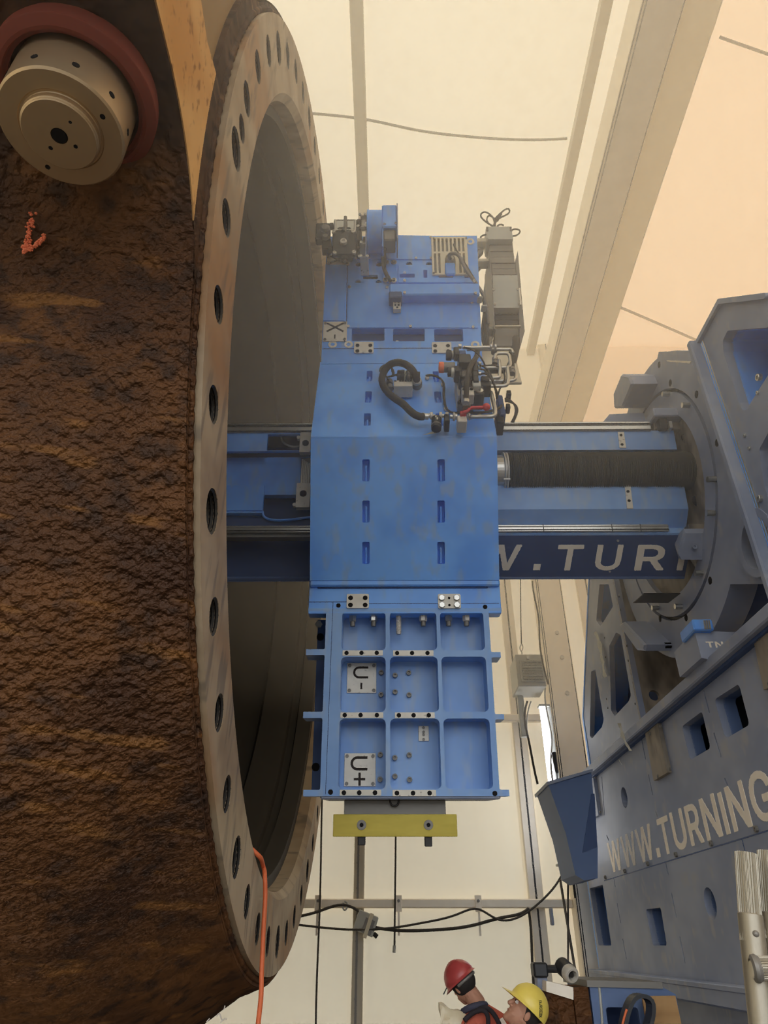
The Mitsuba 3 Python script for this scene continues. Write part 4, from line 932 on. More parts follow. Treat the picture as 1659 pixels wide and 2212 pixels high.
pb_ = Vb('port_block', (780, 855, 945, 990), .08, .24, 'black'); part(pb_, 'port_ring', lathe([(.010, .0), (.010, .02), (.030, .02), (.032, 0)], M1.p(*M1.at(*E_(875, 940), .24), .23), M1.z, 18), 'bright')
Vb('rear_valve', (890, 770, 1060, 850), .10, .22, 'black'); Vb('rear_valve', (900, 690, 1030, 760), .12, .24, 'black'); Vc('accumulator', (960, 600, 1290, 600), .12, .030, 'dark')
Vc('label_bolt', (518, 490, 580, 490), .30, .010, 'bright'); Vc('gland', (600, 500, 690, 505), .29, .03, 'steel')
for pts, h in ((((600, 230), (860, 232), (1040, 225)), .28), (((670, 262), (1000, 262), (1390, 258), (1420, 320)), .24), (((1125, 430), (1130, 330), (1350, 325), (1372, 420), (1370, 560), (1180, 558), (960, 562)), .16),
               (((1190, 440), (1205, 560), (1200, 720), (1090, 725), (960, 730)), .20), (((1325, 560), (1345, 700), (1330, 855), (1100, 860), (930, 860)), .18), (((1450, 510), (1470, 640), (1455, 770), (1200, 775), (980, 778)), .12)):
    Vp('steel_pipe', pts, h, .0155, 'bright')
Vp('steel_pipe', ((945, 948), (1060, 955), (1090, 1080), (1130, 1250), (1125, 1355), (900, 1358), (720, 1360)), .13, .018, 'bright')
for x, y in ((1060, 220), (1130, 222)): Vc('pipe_nut', (x-18, y, x+18, y), .28, .026, 'bright')
for x, y in ((1110, 300), (1125, 430), (1125, 480), (1405, 590), (1405, 640), (1395, 300)): Vc('pipe_nut', (x, y-22, x, y+22), .14, .026, 'dull')
Vp('hydraulic_hose', ((838, 295, .2), (760, 480, .32), (690, 660, .36), (664, 850, .34), (656, 1095, .26)), 0, .022, 'rubber', corner=False)
Vc('hose_fitting', (655, 1095, 655, 1150), .26, .030, 'bright'); Vc('elbow_fitting', (655, 1150, 662, 1225), .22, .034, 'dull')
Vp('riser_hose', ((1465, 90, .1), (1455, 280, .14), (1420, 430, .12), (1370, 560, .1)), 0, .036, 'rubber', corner=False)
# small looping cables round the valves
for pts in (((620, 225, .3), (740, 260, .33), (850, 340, .34), (940, 470, .3), (960, 520, .28)), ((880, 530, .28), (1000, 590, .32), (1080, 730, .30), (1130, 900, .25), (1160, 1040, .15)), ((900, 590, .27), (1000, 640, .31), (1090, 790, .28), (1140, 960, .2), (1150, 1060, .12)),
            ((905, 660, .27), (1030, 700, .30), (1110, 830, .28), (1170, 1000, .15)), ((890, 520, .28), (1050, 520, .24), (1200, 560, .2), (1270, 650, .16), (1250, 820, .14), (1180, 1000, .10))):
    Vp('signal_cable', pts, 0, .0075, 'rubber', corner=False)
Vb('junction_post', (1180, 1000, 1275, 1310), -.16, -.02, 'navy'); Vb('junction_foot', (1140, 1300, 1270, 1440), -.20, -.05, 'black')
for i_ in range(5): Vp('loose_cable', ((1290, 1060+12*i_, -.05), (1390+8*i_, 1105+9*i_, -.04), (1455+9*i_, 1200+8*i_, -.05), (1450+6*i_, 1330, -.08), (1390+9*i_, 1450, -.12)), 0, .008, 'rubber', corner=False)
Vb('cable_tee', (1310, 1135, 1375, 1195), -.08, .0, 'black')
Vb('cable_tee', (1320, 920, 1390, 980), -.08, .0, 'black')
# pipe run with ball valve, filter cube and pressure sensor along the lower edge
run = thing('ball_valve_run', 'pipe run with red lever ball valve, black cube and sensor on the blue slope', 'pipe run')
bv = Vb('valve_body', (512, 1330, 668, 1432), .05, .17, 'steel', run)
hub = Vb('lever_hub', (556, 1258, 662, 1302), .14, .20, 'red', bv)
Vp('lever', ((600, 1290, .20), (680, 1268, .21), (722, 1212, .22), (980, 1203, .22)), 0, .014, 'red', hub)
g = trimesh.creation.icosphere(2, .032); g.apply_translation(M1.w(*E_(985, 1200), .22)); part(hub, 'lever_knob', g, 'red', True)
Vb('filter_cube', (300, 1312, 386, 1418), .04, .16, 'dark', run)
part(run, 'cube_screw', bolt(M1, *M1.at(*E_(343, 1318), .16), .014, .16), 'bright')
for x0, x1, r_ in ((665, 690, .024), (690, 722, .030), (470, 515, .026), (440, 475, .036), (388, 440, .018), (215, 262, .032), (262, 300, .016), (115, 150, .014), (65, 112, .030), (-110, 65, .020), (-60, -20, .026)):
    Vc('fitting', (x0, 1358-(0 if x0 > 380 else 14), x1, 1358-(0 if x0 > 380 else 14)), .10, r_, 'bright' if r_ < .03 else 'steel', run)
Vb('tee', (140, 1320, 200, 1385), .06, .14, 'steel', run); sn = Vc('sensor', (170, 1390, 170, 1560), .12, .040, 'black', run); Vc('sensor_neck', (170, 1385, 172, 1450), .13, .030, 'bright', sn); Vc('sensor_ring', (170, 1500, 170, 1515), .12, .043, 'dull', sn)
# cables clipped along the slope
for i_, (pts, nm) in enumerate(((((0, 690, .03), (150, 690, .03), (240, 740, .03), (285, 830, .03), (285, 980, .03), (300, 1120, .03), (330, 1220, .03), (400, 1280, .03), (520, 1295, .05), (700, 1290, .05), (880, 1288, .03), (1080, 1255, .03), (1180, 1215, .02), (1225, 1170, 0)), 'clipped'),)):
    k = thing('sensor_cable', 'thin black cable clipped down the blue slope past the red lever', 'cable')
    for off in (0, 1): Vp('strand', [(x+off*10, y+off*9, h) for x, y, h in pts], 0, .0085, 'rubber', k, corner=False)
    for x, y in ((20, 700), (280, 810), (325, 1205), (870, 1310)): Vb('clip', (x-32, y-26, x+32, y+26), .0, .03, 'steel', k, .01)
# connector block and thick hose on the slope
def D_px(x, y): return 780+x*.13261, 740+y*.13261
cb_ = thing('distributor_block', 'silver distributor block with two black plug connectors on the blue slope', 'distributor')
def Db(name, r, z0, z1, mat, par=cb_, bev=.004):
    x0, y0 = D_px(r[0], r[1]); x1, y1 = D_px(r[2], r[3]); return part(par, name, M1.pbox(x0, y0, x1, y1, z0, z1, bev), mat)
Db('block', (530, 612, 838, 705), .02, .14, 'steel')
for x in (558, 640, 683, 726, 768, 808): part(cb_, 'top_port', cyl(M1.w(*D_px(x, 632), .142), M1.w(*D_px(x, 632), .10), .0105, 10), 'hole')
for r_, y in enumerate((512, 575)):
    for (xa, xb2), rad, mt in (((590, 650), .036, 'black'), ((650, 705), .038, 'black'), ((705, 732), .033, 'greybox'), ((732, 752), .034, 'dark'), ((752, 800), .03, 'dull'), ((800, 860), .026, 'black'), ((860, 960), .022, 'rubber')):
        part(cb_, 'plug_connector', cyl(M1.w(*D_px(xa, y), .13), M1.w(*D_px(xb2, y+3), .13), rad, 14, .003), mt, 30)
for i_ in range(4): part(cb_, 'cable_loop', tube([M1.w(*D_px(x, y), h) for x, y, h in ((590, 520+20*(i_ % 2), .13), (520, 540, .14), (440, 560, .14), (360, 520-8*i_, .12), (305+7*i_, 450, .1), (340, 390+5*i_, .1), (400, 365+4*i_, .1), (480, 395, .1), (530-8*i_, 470, .1), (500, 540, .1), (420, 570, .08), (440, 600, .08), (462, 640, .06))], .007, 6), 'rubber', True)
for y in (650, 735): part(cb_, 'elbow_gland', cyl(M1.w(*D_px(460+8*(y > 700), y-30), .05), M1.w(*D_px(466+8*(y > 700), y+26), .05), .030, 12, .004), 'dull', 30)
a0, b0 = M1.at(*D_px(580, 753)); a1, b1 = M1.at(*D_px(792, 753))
part(cb_, 'long_slot', M1.plate(LineString([(a0, b0), (a1, b0)]).buffer(.012), -.001, .0015), 'hole'); part(cb_, 'oval_hole', M1.plate(affinity.scale(Point(*M1.at(*D_px(908, 754))).buffer(.03), 1, .55), -.001, .0015), 'hole')
hs = thing('thick_hose', 'thick dark hose looping over the distributor block down the blue slope', 'hose')
part(hs, 'hose', tube([M1.w(*D_px(x, y), h) for x, y, h in ((905, 615, .14), (890, 545, .2), (845, 460, .24), (770, 385, .26), (680, 338, .26), (590, 325, .26), (490, 350, .24), (400, 430, .2), (350, 540, .17), (345, 640, .15), (385, 740, .12), (460, 835, .11), (580, 930, .12), (690, 1005, .13), (790, 1105, .13), (880, 1175, .12), (1010, 1205, .10))], .031, 12, n=120), 'rubber', True)
part(hs, 'hose_nut', cyl(M1.w(*D_px(905, 605), .16), M1.w(*D_px(908, 640), .12), .040, 14, .004), 'steel', 30); part(hs, 'hose_socket', cyl(M1.w(*D_px(908, 640), .12), M1.w(*D_px(908, 700), .05), .046, 14, .005), 'dull', 30)
part(hs, 'end_sleeve', cyl(M1.w(*D_px(1005, 1203), .10), M1.w(*D_px(1100, 1205), .10), .026, 14, .003), 'bright', 30)
# cable from the grille down the right edge
gc = thing('grille_cable', 'braided grey cable running from the vent grille down the carriage edge', 'cable')
def Bpx(x, y): return 900+x*.15672, 440+y*.15672
part(gc, 'cable', tube([CF.w(*Bpx(x, y), h) for x, y, h in ((465, 760, .07), (470, 690, .14), (540, 690, .16), (640, 830, .14), (760, 1020, .11), (860, 1160, .08), (930, 1290, .06), (965, 1450, .02), (985, 1660, -.05))], .017, 8), 'dull', True)
part(gc, 'second_strand', tube([CF.w(*Bpx(x, y), h) for x, y, h in ((510, 560, .10), (530, 610, .13), (640, 780, .13), (780, 1010, .11), (880, 1180, .08))], .008, 6), 'rubber', True)
for x, y in ((875, 1278), (935, 1400)): part(gc, 'cable_tie', CF.pbox(*Bpx(x-38, y-12), *Bpx(x+38, y+12), .0, .09, .006), 'greybox')
for i_ in range(4): part(gc, 'drop_cable', tube([CF.w(*Bpx(x, y), -.12) for x, y in ((900+12*i_, 1280), (930+14*i_, 1450), (915+22*i_, 1620), (930+18*i_, 1960))], .012, 6), 'rubber', True)

# ------------------------------------------------------------------ feed motor on top, cable chain at the side
def A_px(x, y): return 660+x*.1808, 420+y*.1808
mo = thing('feed_motor', 'black gearbox and blue motor drum standing on top of the carriage', 'motor')
def Mb(name, r, z0, z1, mat, par=mo, bev=.012):
    x0, y0 = A_px(r[0], r[1]); x1, y1 = A_px(r[2], r[3]); return part(par, name, CF.pbox(x0, y0, x1, y1, z0, z1, bev), mat)
def Mc(name, r, h, rad, mat, par=mo, seg=20, bev=.004):
    return part(par, name, cyl(CF.w(*A_px(r[0], r[1]), h), CF.w(*A_px(r[2], r[3]), h), rad, seg, bev), mat, 30)
gb = Mb('gearbox', (318, 430, 602, 720), .37, .42, 'black'); Mb('gearbox_neck', (380, 380, 540, 470), .0, .38, 'black', gb)
for x, y in ((335, 452), (568, 450), (348, 703), (580, 697)): part(gb, 'corner_screw', bolt(CF, *CF.at(*A_px(x, y), .42), .018, .42), 'steel')
part(gb, 'centre_screw', bolt(CF, *CF.at(*A_px(455, 578), .42), .032, .42), 'steel')
gt = Mb('cast_top', (335, 290, 612, 440), .0, .10, 'dirty'); 
hp_ = hullm([CF.w(*A_px(x, y), h) for x, y, h in ((345, 425, .40), (600, 425, .40), (352, 300, .06), (605, 298, .06), (400, 430, .30), (560, 430, .30))])
part(gt, 'sloping_shell', hp_, 'greybox')
Mb('front_rib', (455, 250, 492, 440), .06, .40, 'dull', gt, .006); Mb('black_lug', (428, 385, 468, 430), .38, .44, 'black', gt, .004)
for a, b in ((340, 362), (578, 600)): Mb('rim_wall', (a, 290, b, 440), .04, .41, 'steel', gt, .006)
Mb('lower_pin', (430, 715, 500, 770), .37, .42, 'black'); Mb('pin_tip', (450, 765, 495, 800), .37, .41, 'black')
rl = Mb('side_valve', (120, 332, 290, 525), .16, .26, 'black'); Mb('side_body', (195, 510, 302, 650), .14, .24, 'dark'); Mb('side_foot', (245, 640, 275, 700), .12, .2, 'dark')
for x, y, r_ in ((232, 408, .05), (240, 510, .038)): part(rl, 'round_cap', lathe([(0, .03), (r_*.6, .03), (r_, .012), (r_*1.05, 0)], CF.p(*CF.at(*A_px(x, y), .26), .255), CF.z, 18), 'dull', 30)
for x0, y0, x1, y1, r_ in ((290, 382, 335, 382, .034), (275, 672, 325, 665, .028), (600, 715, 655, 742, .022), (612, 665, 640, 665, .024), (600, 640, 690, 570, .016)): Mc('link_pin', (x0, y0, x1, y1), .22, r_, 'dark')
Mb('coupling', (608, 280, 662, 560), .06, .30, 'dark')
Mb('bracket_top', (655, 240, 735, 252), .26, .32, 'steel'); Mb('bracket_mid', (655, 376, 735, 386), .26, .32, 'steel'); Mb('bracket_plate', (660, 250, 732, 376), .22, .27, 'alu')
for x, y in ((650, 240), (712, 238), (736, 250), (628, 382), (722, 380), (665, 578), (645, 745), (738, 742), (662, 740), (730, 352)): part(mo, 'bracket_screw', bolt(CF, *CF.at(*A_px(x, y), .32), .014, .32), 'bright')
Mb('bracket_arm', (714, 380, 724, 745), .24, .30, 'slate'); Mb('bracket_foot', (650, 738, 750, 748), .05, .30, 'steel'); Mb('bracket_arm', (640, 570, 720, 584), .10, .30, 'steel')
dm = Mc('motor_drum', (738, 448, 915, 448), .16, .20, 'blue', seg=40); Mc('drum_band', (738, 448, 758, 448), .16, .206, 'blue', dm, 40)
Mb('terminal_box', (912, 118, 1092, 388), .14, .34, 'blue'); Mb('terminal_side', (1090, 102, 1104, 520), .10, .36, 'slate', bev=.003); Mb('lower_box', (930, 385, 1075, 545), .12, .30, 'dull'); Mb('box_plate', (915, 270, 930, 620), .06, .32, 'blue', bev=.003)
for x, y in ((945, 355), (1080, 345)): part(mo, 'box_screw', bolt(CF, *CF.at(*A_px(x, y), .34), .014, .335), 'slate')
part(mo, 'motor_cable', tube([CF.w(*A_px(x, y), h) for x, y, h in ((940, 620, .18), (935, 720, .18), (930, 830, .15), (945, 900, .12), (975, 970, .09), (1020, 1040, .05))], .020, 8), 'rubber', True)
part(mo, 'motor_cable', tube([CF.w(*A_px(x, y), h) for x, y, h in ((955, 560, .2), (948, 640, .18), (952, 760, .18), (948, 860, .15))], .012, 8), 'rubber', True)
part(mo, 'bent_cable', tube([CF.w(*A_px(x, y), .24) for x, y in ((610, 645), (650, 620), (690, 575), (705, 520))], .016, 8), 'rubber', True)
# energy chain tower
cc_ = thing('cable_chain', 'grey energy chain tower with cover plates at the right of the carriage', 'cable chain')
KF = Fr(CF.p(0, 0, -.35), CF.x, CF.y)
def Kb(name, r, z0, z1, mat, par=cc_, bev=.006):
    x0, y0 = Bpx(r[0], r[1]); x1, y1 = Bpx(r[2], r[3]); return part(par, name, KF.pbox(x0, y0, x1, y1, z0, z1, bev), mat)
def Kq(name, pts, z0, z1, mat, par=cc_):
    return part(par, name, KF.plate(Polygon([KF.at(*Bpx(x, y), z1) for x, y in pts]), z0, z1), mat)
tc_ = Kq('end_cover', ((958, 315), (1303, 315), (1330, 488), (985, 488)), -.2, .06, 'greybox')
for x, y in ((972, 340), (975, 370), (1295, 335), (1298, 368)): part(tc_, 'screw', bolt(KF, *KF.at(*Bpx(x, y), .06), .012, .06), 'dull')
nL = 6
for i_ in range(nL):
    f0, f1 = i_/nL, (i_+1)/nL; ya, yb = 492+f0*490, 492+f1*490-4
    xl0, xr0 = 985+55*f0, 1315+58*f0
    Kq('link_cover', ((xl0+8, ya), (xr0, ya), (xr0+9, yb), (xl0+16, yb)), -.25, -.02+.012*(i_ % 2), 'dull')
cp_ = Kq('cover_plate', ((1045, 985), (1390, 985), (1420, 1435), (1062, 1435)), -.10, .05, 'greybox')
for x, y in ((1060, 1190), (1075, 1390), (1395, 1185), (1415, 1390)): part(cp_, 'plate_screw', bolt(KF, *KF.at(*Bpx(x, y), .05), .014, .05), 'bright')
part(cp_, 'side_rod', tube([KF.w(*Bpx(1415, 1170), .08), KF.w(*Bpx(1433, 1400), .08)], .012, 8, False), 'bright')
for ya, yb in ((1440, 1530), (1536, 1600), (1606, 1662)): Kq('link_cover', ((1075, ya), (1405, ya), (1412, yb), (1082, yb)), -.25, -.04, 'dark')
Kb('cross_rod', (1080, 1667, 1440, 1688), .03, .07, 'cream')
Kq('lower_link', ((1090, 1700), (1420, 1700), (1430, 1960), (1075, 1960)), -.3, -.06, 'dull')
Kq('left_side_plate', ((1002, 642), (1014, 642), (1082, 1722), (1068, 1722)), -.30, .10, 'dull'); Kq('right_side_plate', ((1360, 780), (1394, 645), (1490, 1760), (1425, 1975), (1410, 1400)), -.34, .0, 'dull')
Kq('back_plate', ((930, 1150), (975, 840), (1005, 840), (1075, 1700), (910, 1700)), -.40, -.34, 'greybox')
for r_ in ((840, 468, 960, 520), (850, 750, 1000, 792), (902, 1690, 1060, 1732)): Kb('holder_bar', r_, -.1, .02, 'cream')
Kq('holder_gusset', ((840, 520), (935, 520), (925, 640), (850, 720), (850, 640), (880, 630), (840, 625)), -.12, -.06, 'dull')
Kq('holder_gusset', ((850, 795), (1000, 795), (985, 835), (900, 840), (855, 900)), -.12, -.06, 'dull')
for i_, pts in enumerate((((1060, 310), (1090, 240), (1180, 180), (1280, 95), (1270, 75), (1180, 110), (1120, 190), (1070, 290)), ((1070, 305), (1060, 210), (1000, 140), (930, 115), (885, 150), (920, 220), (1000, 280), (1050, 308)), ((1080, 308), (1080, 240), (1040, 180), (1000, 165), (970, 200), (990, 270), (1040, 305)), ((1110, 315), (1150, 288), (1200, 300)), ((1310, 375), (1370, 350), (1420, 370), (1400, 420), (1325, 442)), ((880, 465), (910, 440), (960, 425)))):
    part(cc_, 'loose_cable_end', tube([KF.w(*Bpx(x, y), .02+.01*i_) for x, y in pts], .009, 6), 'rubber', True)
part(cc_, 'cable_plug', cyl(KF.w(*Bpx(1095, 225), .03), KF.w(*Bpx(1165, 130), .03), .028, 10, .006, .016), 'rubber', 30)

# ------------------------------------------------------------------ electrical box, lamp, cables on the wall side
def H_px(x, y): return 1080+x*.2035, 1250+y*.2035
YBX = 9.75
EF = Fr((0, YBX, 0), (1, 0, 0), (0, 0, 1), (0, -1, 0))
eb = thing('electrical_box', 'grey louvred electrical box hanging in front of the tent column', 'electrical box')
e0 = EF.rect(1116, 1413, 1177, 1482)
part(eb, 'housing', EF.box(*e0, -.55, 0, .012), 'greybox')
part(eb, 'door_frame', EF.box(e0[0]+.05, e0[1]+.06, e0[2]-.01, e0[3]-.10, 0, .02, .004), 'greybox')
part(eb, 'louvre_back', EF.box(e0[0]+.08, e0[1]+.085, e0[2]-.04, e0[3]-.11, .015, .024), 'hole')
ls = (e0[3]-e0[1]-.20)/12
for i_ in range(12):
    z = e0[1]+.09+i_*ls; part(eb, 'louvre', EF.box(e0[0]+.08, z, e0[2]-.04, z+ls*.52, .018, .035), 'greybox')
part(eb, 'lock', EF.box(e0[0]+.16, e0[3]-.08, e0[0]+.20, e0[3]-.03, 0, .02, .004), 'bright')
part(eb, 'hook', tube([EF.w(*H_px(x, y), -.2) for x, y in ((228, 800), (232, 780), (222, 765), (212, 740), (218, 710), (230, 695), (242, 720), (240, 745), (230, 768))], .010, 6), 'bright', True)
part(eb, 'hanger_wire', tube([EF.w(*H_px(228, 697), -.2), EF.w(*H_px(222, 480), -.2), EF.w(*H_px(210, -600), -.2)], .009, 6, False), 'dark')
part(eb, 'under_bracket', EF.box(e0[0]+.05, e0[1]-.6, e0[0]+.14, e0[1]-.01, -.5, -.42, .004), 'greybox')
for i_, q in enumerate((((290, 1300), (270, 1380), (262, 1480), (270, 1560), (290, 1650), (340, 1900), (400, 2180)), ((330, 1300), (300, 1400), (285, 1520), (290, 1640)), ((250, 1300), (240, 1420), (262, 1540), (280, 1600)))):
    part(eb, 'supply_cable', tube([EF.w(*H_px(x, y), -.25) for x, y in q], .010 if i_ else .016, 6), 'greybox' if i_ else 'rubber', True)
lp = thing('tube_lamp', 'bright fluorescent tube lamp standing upright beside the tent column', 'lamp')
LF = Fr((0, 10.2, 0), (1, 0, 0), (0, 0, 1), (0, -1, 0))
t0, t1 = LF.w(1172, 1530), LF.w(1172+.0, 1530)
zt0, zb0 = LF.at(1170, 1529)[1], LF.at(1213, 1866)[1]; xl_ = (LF.at(1170, 1529)[0]+LF.at(1212, 1866)[0])/2
part(lp, 'housing', bx((xl_+.03, 10.18, zb0-.03), (xl_+.13, 10.32, zt0+.03), .01), 'greybox')
k = key_of('tube', lp); scene[k] = mikit.ply(cyl((xl_, 10.16, zb0), (xl_, 10.16, zt0), .048, 16), 'mat_greybox', True); labels[k] = {'label': 'glowing white tube'}
scene[k]['emitter'] = {'type': 'area', 'radiance': {'type': 'rgb', 'value': [7.0, 7.4, 8.2]}}
for z in (zb0-.03, zt0): part(lp, 'end_cap', bx((xl_-.06, 10.10, z), (xl_+.1, 10.24, z+.03), .006), 'greybox')
GR = 'cables hanging on the back wall'
def cable(lab, pts, Y, r, mat='rubber', nm='cable', group=None, smooth=True):
    k = thing(nm, lab, 'cable', group); scene[k] = mikit.ply(tube([onY(x, y, Y) for x, y in pts], r, 7, smooth), 'mat_'+mat, True); return k
cable('black cable hanging straight down the back wall at the left of the yellow board', ((697, 1690), (694, 1800), (691, 1950), (687, 2050), (684, 2130), (682, 2230)), YW-.3, .013)
k = thing('hanging_cable', 'short black cable hanging below the yellow board with a free plug end', 'cable')
part(k, 'lead', tube([onY(x, y, YW-.3) for x, y in ((855, 1780), (854, 1880), (853, 1960), (852, 2044))], .013, 7), 'rubber', True); part(k, 'plug', cyl(onY(852, 2042, YW-.3), onY(851, 2058, YW-.3), .022, 10), 'greybox', 30)
cable('thick black cable sagging from the junction box along the rail', ((810, 2003), (850, 2009), (930, 2009), (1020, 1999), (1090, 1981), (1135, 1968), (1142, 1962)), YW-.32, .020)
cable('thin black cable swagged across the back wall from the ring to the lamp', ((560, 1990), (648, 1998), (700, 2004), (760, 2008), (840, 2005), (920, 1992), (990, 1974), (1034, 1964), (1055, 1975), (1080, 1987), (1110, 1985), (1140, 1970), (1165, 1950), (1190, 1925), (1222, 1868)), YW-.36, .014)
cable('black cable rising from behind the ring to the tie on the rail', ((560, 2000), (648, 1979), (690, 1968), (743, 1955), (765, 1962), (782, 1975)), YW-.34, .018)
cable('dark cable dropping down the corner beside the yellow hard hat', ((1141, 1962), (1146, 2000), (1149, 2060), (1152, 2120), (1152, 2240)), YW-.32, .018)
cable('black cable running down the face of the broad tent column', ((1150, 1255), (1158, 1305), (1164, 1340), (1166, 1390), (1170, 1420), (1184, 1478)), 9.5, .012)
cable('pale cable loop beside the fluorescent lamp', ((1178, 1485), (1180, 1530), (1186, 1560), (1192, 1600), (1190, 1640), (1196, 1700), (1205, 1760)), 10.1, .012, 'greybox')
k = thing('cable_connector', 'black inline plug connector hanging beside the lamp', 'connector'); part(k, 'plug_body', cyl(onY(1196, 1625, 10.05), onY(1203, 1670, 10.05), .034, 10, .006, .022), 'black', 30); part(k, 'plug_lead', tube([onY(1203, 1668, 10.05), onY(1205, 1720, 10.05), onY(1209, 1800, 10.05)], .008, 6), 'rubber', True)
jb = thing('junction_box', 'grey junction box tilted on the wall strut below the rail', 'junction box')
Jo = onY(791, 1994, YW-.2); Jf = Fr(Jo, (math.cos(-.35), 0, math.sin(-.35)), (-math.sin(-.35), 0, math.cos(-.35)), (0, -1, 0))
part(jb, 'box', Jf.box(-.14, -.13, .14, .12, 0, .16, .01), 'greybox'); part(jb, 'dark_insert', Jf.box(-.02, -.12, .11, .06, .16, .17), 'dull'); part(jb, 'strap', Jf.box(.02, -.17, .07, .13, .165, .19, .004), 'cream')
part(jb, 'gland', cyl(Jf.p(.14, -.08, .08), Jf.p(.2, -.1, .08), .03, 10), 'dark')
kt = solo('cable_tie', tube([onY(x, y, YW-.34) for x, y in ((743, 1950), (740, 1958), (745, 1966), (750, 1958), (744, 1948))], .012, 6), 'greybox', 'grey tie hanging a cable from the rail', 'cable tie', smooth=True)
# orange hose out of the bore
Yh = onX(572, 1890, -.76)[1]
k = thing('orange_hose', 'thin orange hose hanging out of the bore over the flange', 'hose')
hp3 = [RF.w(541, 1832, -.07), RF.w(553, 1843, .006), RF.w(560, 1850, .025), RF.w(566, 1861, .033), RF.w(570, 1876, .036)]+[onY(x, y, Yh) for x, y in ((572, 1892), (573, 1920), (572, 1960), (569, 2010), (567, 2060), (565, 2110), (564, 2150), (560, 2190), (556, 2240))]
scene[k] = mikit.ply(tube(hp3, .0135, 10), 'mat_cable_orange', True)

# ------------------------------------------------------------------ things at the foot of the machine
YS = 6.1
SF = Fr((0, YS, 0), (1, 0, 0), (0, 0, 1), (0, -1, 0))
def rect0(x0, y0, x1, y1): a = SF.rect(x0, y0, x1, y1); return a
sb = thing('steel_trestle', 'blue steel trestle with a square opening under the machine base', 'trestle')
q = SF.rect(1273, 2130, 1456, 2212)
w = SF.rect(1314, 2176, 1384, 2260); wp = rr(w[0], w[1], w[2], w[3], .02)
ph_ = [SF.at(1273, 2128), SF.at(1430, 2132), SF.at(1460, 2148)]
fr_ = Polygon([ph_[0], ph_[1], ph_[2], (ph_[2][0], 0), (ph_[0][0], 0)])
part(sb, 'front_frame', SF.plate(fr_.difference(sbox(w[0], .25, w[2], w[3]).buffer(-.02).buffer(.02)), -.04, 0), 'blue_shaded')
part(sb, 'left_side', SF.box(ph_[0][0], 0, ph_[0][0]+.03, ph_[0][1], -.75, 0), 'blue_shaded'); part(sb, 'back', SF.box(ph_[0][0], 0, ph_[2][0], ph_[0][1]-.05, -.8, -.75), 'navy')
part(sb, 'edge_weld', tube([SF.w(1294, 2131, .0), SF.w(1299, 2180, .0), SF.w(1302, 2240, .0)], .010, 6), 'greybox', True); part(sb, 'top_plate', hullm([SF.p(ph_[0][0]-.02, ph_[0][1]-.01, .02), SF.p(ph_[1][0], ph_[1][1]-.01, .02), SF.p(ph_[0][0]-.02, ph_[0][1]+.03, .02), SF.p(ph_[1][0], ph_[1][1]+.03, .02), SF.p(ph_[0][0]-.02, ph_[0][1]-.01, -.8), SF.p(ph_[1][0], ph_[1][1]-.01, -.8), SF.p(ph_[0][0]-.02, ph_[0][1]+.03, -.8), SF.p(ph_[1][0], ph_[1][1]+.03, -.8)]), 'dull')
wb2 = thing('timber_block', 'weathered timber beam on a rusty box beside the blue trestle', 'timber block')
a = SF.rect(1180, 2122, 1240, 2152)
tp4 = [SF.p(*SF.at(x, y), 0) for x, y in ((1180, 2119), (1239, 2133), (1239, 2160), (1180, 2142))]
part(wb2, 'beam', hullm(tp4+[p+np.array([.02, .5, 0]) for p in tp4]), 'alu'); 
a = SF.at(1180, 2142), SF.at(1239, 2160), SF.at(1273, 2132)
part(wb2, 'rusty_box', SF.plate(Polygon([a[0], a[1], (a[1][0], 0), (a[0][0], 0)]), -.5, -.02), 'rust'); part(wb2, 'rust_plate', SF.plate(Polygon([(a[1][0]+.005, SF.at(1239, 2133)[1]), (a[2][0]-.01, a[2][1]), (a[2][0]-.01, 0), (a[1][0]+.005, 0)]), -.4, .0), 'rust')
pw = thing('plywood_sheet', 'upright plywood sheet leaning at the right of the blue trestle', 'plywood')
pq = [SF.p(*SF.at(x, y, .12), .12) for x, y in ((1387, 2152), (1459, 2151), (1466, 2212))]
zz = pq[0][2]; part(pw, 'sheet', hullm([pq[0], pq[1], [pq[1][0]+.04, YS-.2, 0], [pq[0][0], YS-.2, 0]]+[p+np.array([0, .02, 0]) for p in (pq[0], pq[1], np.array([pq[1][0]+.04, YS-.2, 0]), np.array([pq[0][0], YS-.2, 0]))]), 'ply')
stp = thing('lifting_strap', 'black lifting strap arched in front of the blue trestle opening', 'strap')
def ribbon(pts, w_, t_=.006):
    P_ = np.array(pts); s_ = np.r_[0, np.cumsum(np.linalg.norm(np.diff(P_, axis=0), axis=1))]; P_ = CubicSpline(s_, P_)(np.linspace(0, s_[-1], 40))
    T_ = np.gradient(P_, axis=0); T_ /= np.linalg.norm(T_, axis=1, keepdims=True); w3 = np.array([0, 1.0, 0]); n3 = np.cross(T_, w3); n3 /= np.linalg.norm(n3, axis=1, keepdims=True)
    V = np.stack([P_-w3*w_/2-n3*t_, P_+w3*w_/2-n3*t_, P_+w3*w_/2+n3*t_, P_-w3*w_/2+n3*t_], 1).reshape(-1, 3); F = []
    for i_ in range(39):
        for j in range(4):
            k_ = (j+1) % 4; F += [(i_*4+j, i_*4+k_, i_*4+4+k_), (i_*4+j, i_*4+4+k_, i_*4+4+j)]
    F += [(0, 2, 1), (0, 3, 2), (156, 157, 158), (156, 158, 159)]
    return trimesh.Trimesh(V, F, process=False)
part(stp, 'band', ribbon([SF.w(x, y, .35) for x, y in ((1336, 2290), (1346, 2212), (1356, 2175), (1368, 2155), (1388, 2151), (1402, 2160), (1406, 2180), (1400, 2212), (1392, 2290))], .14, .012), 'black')
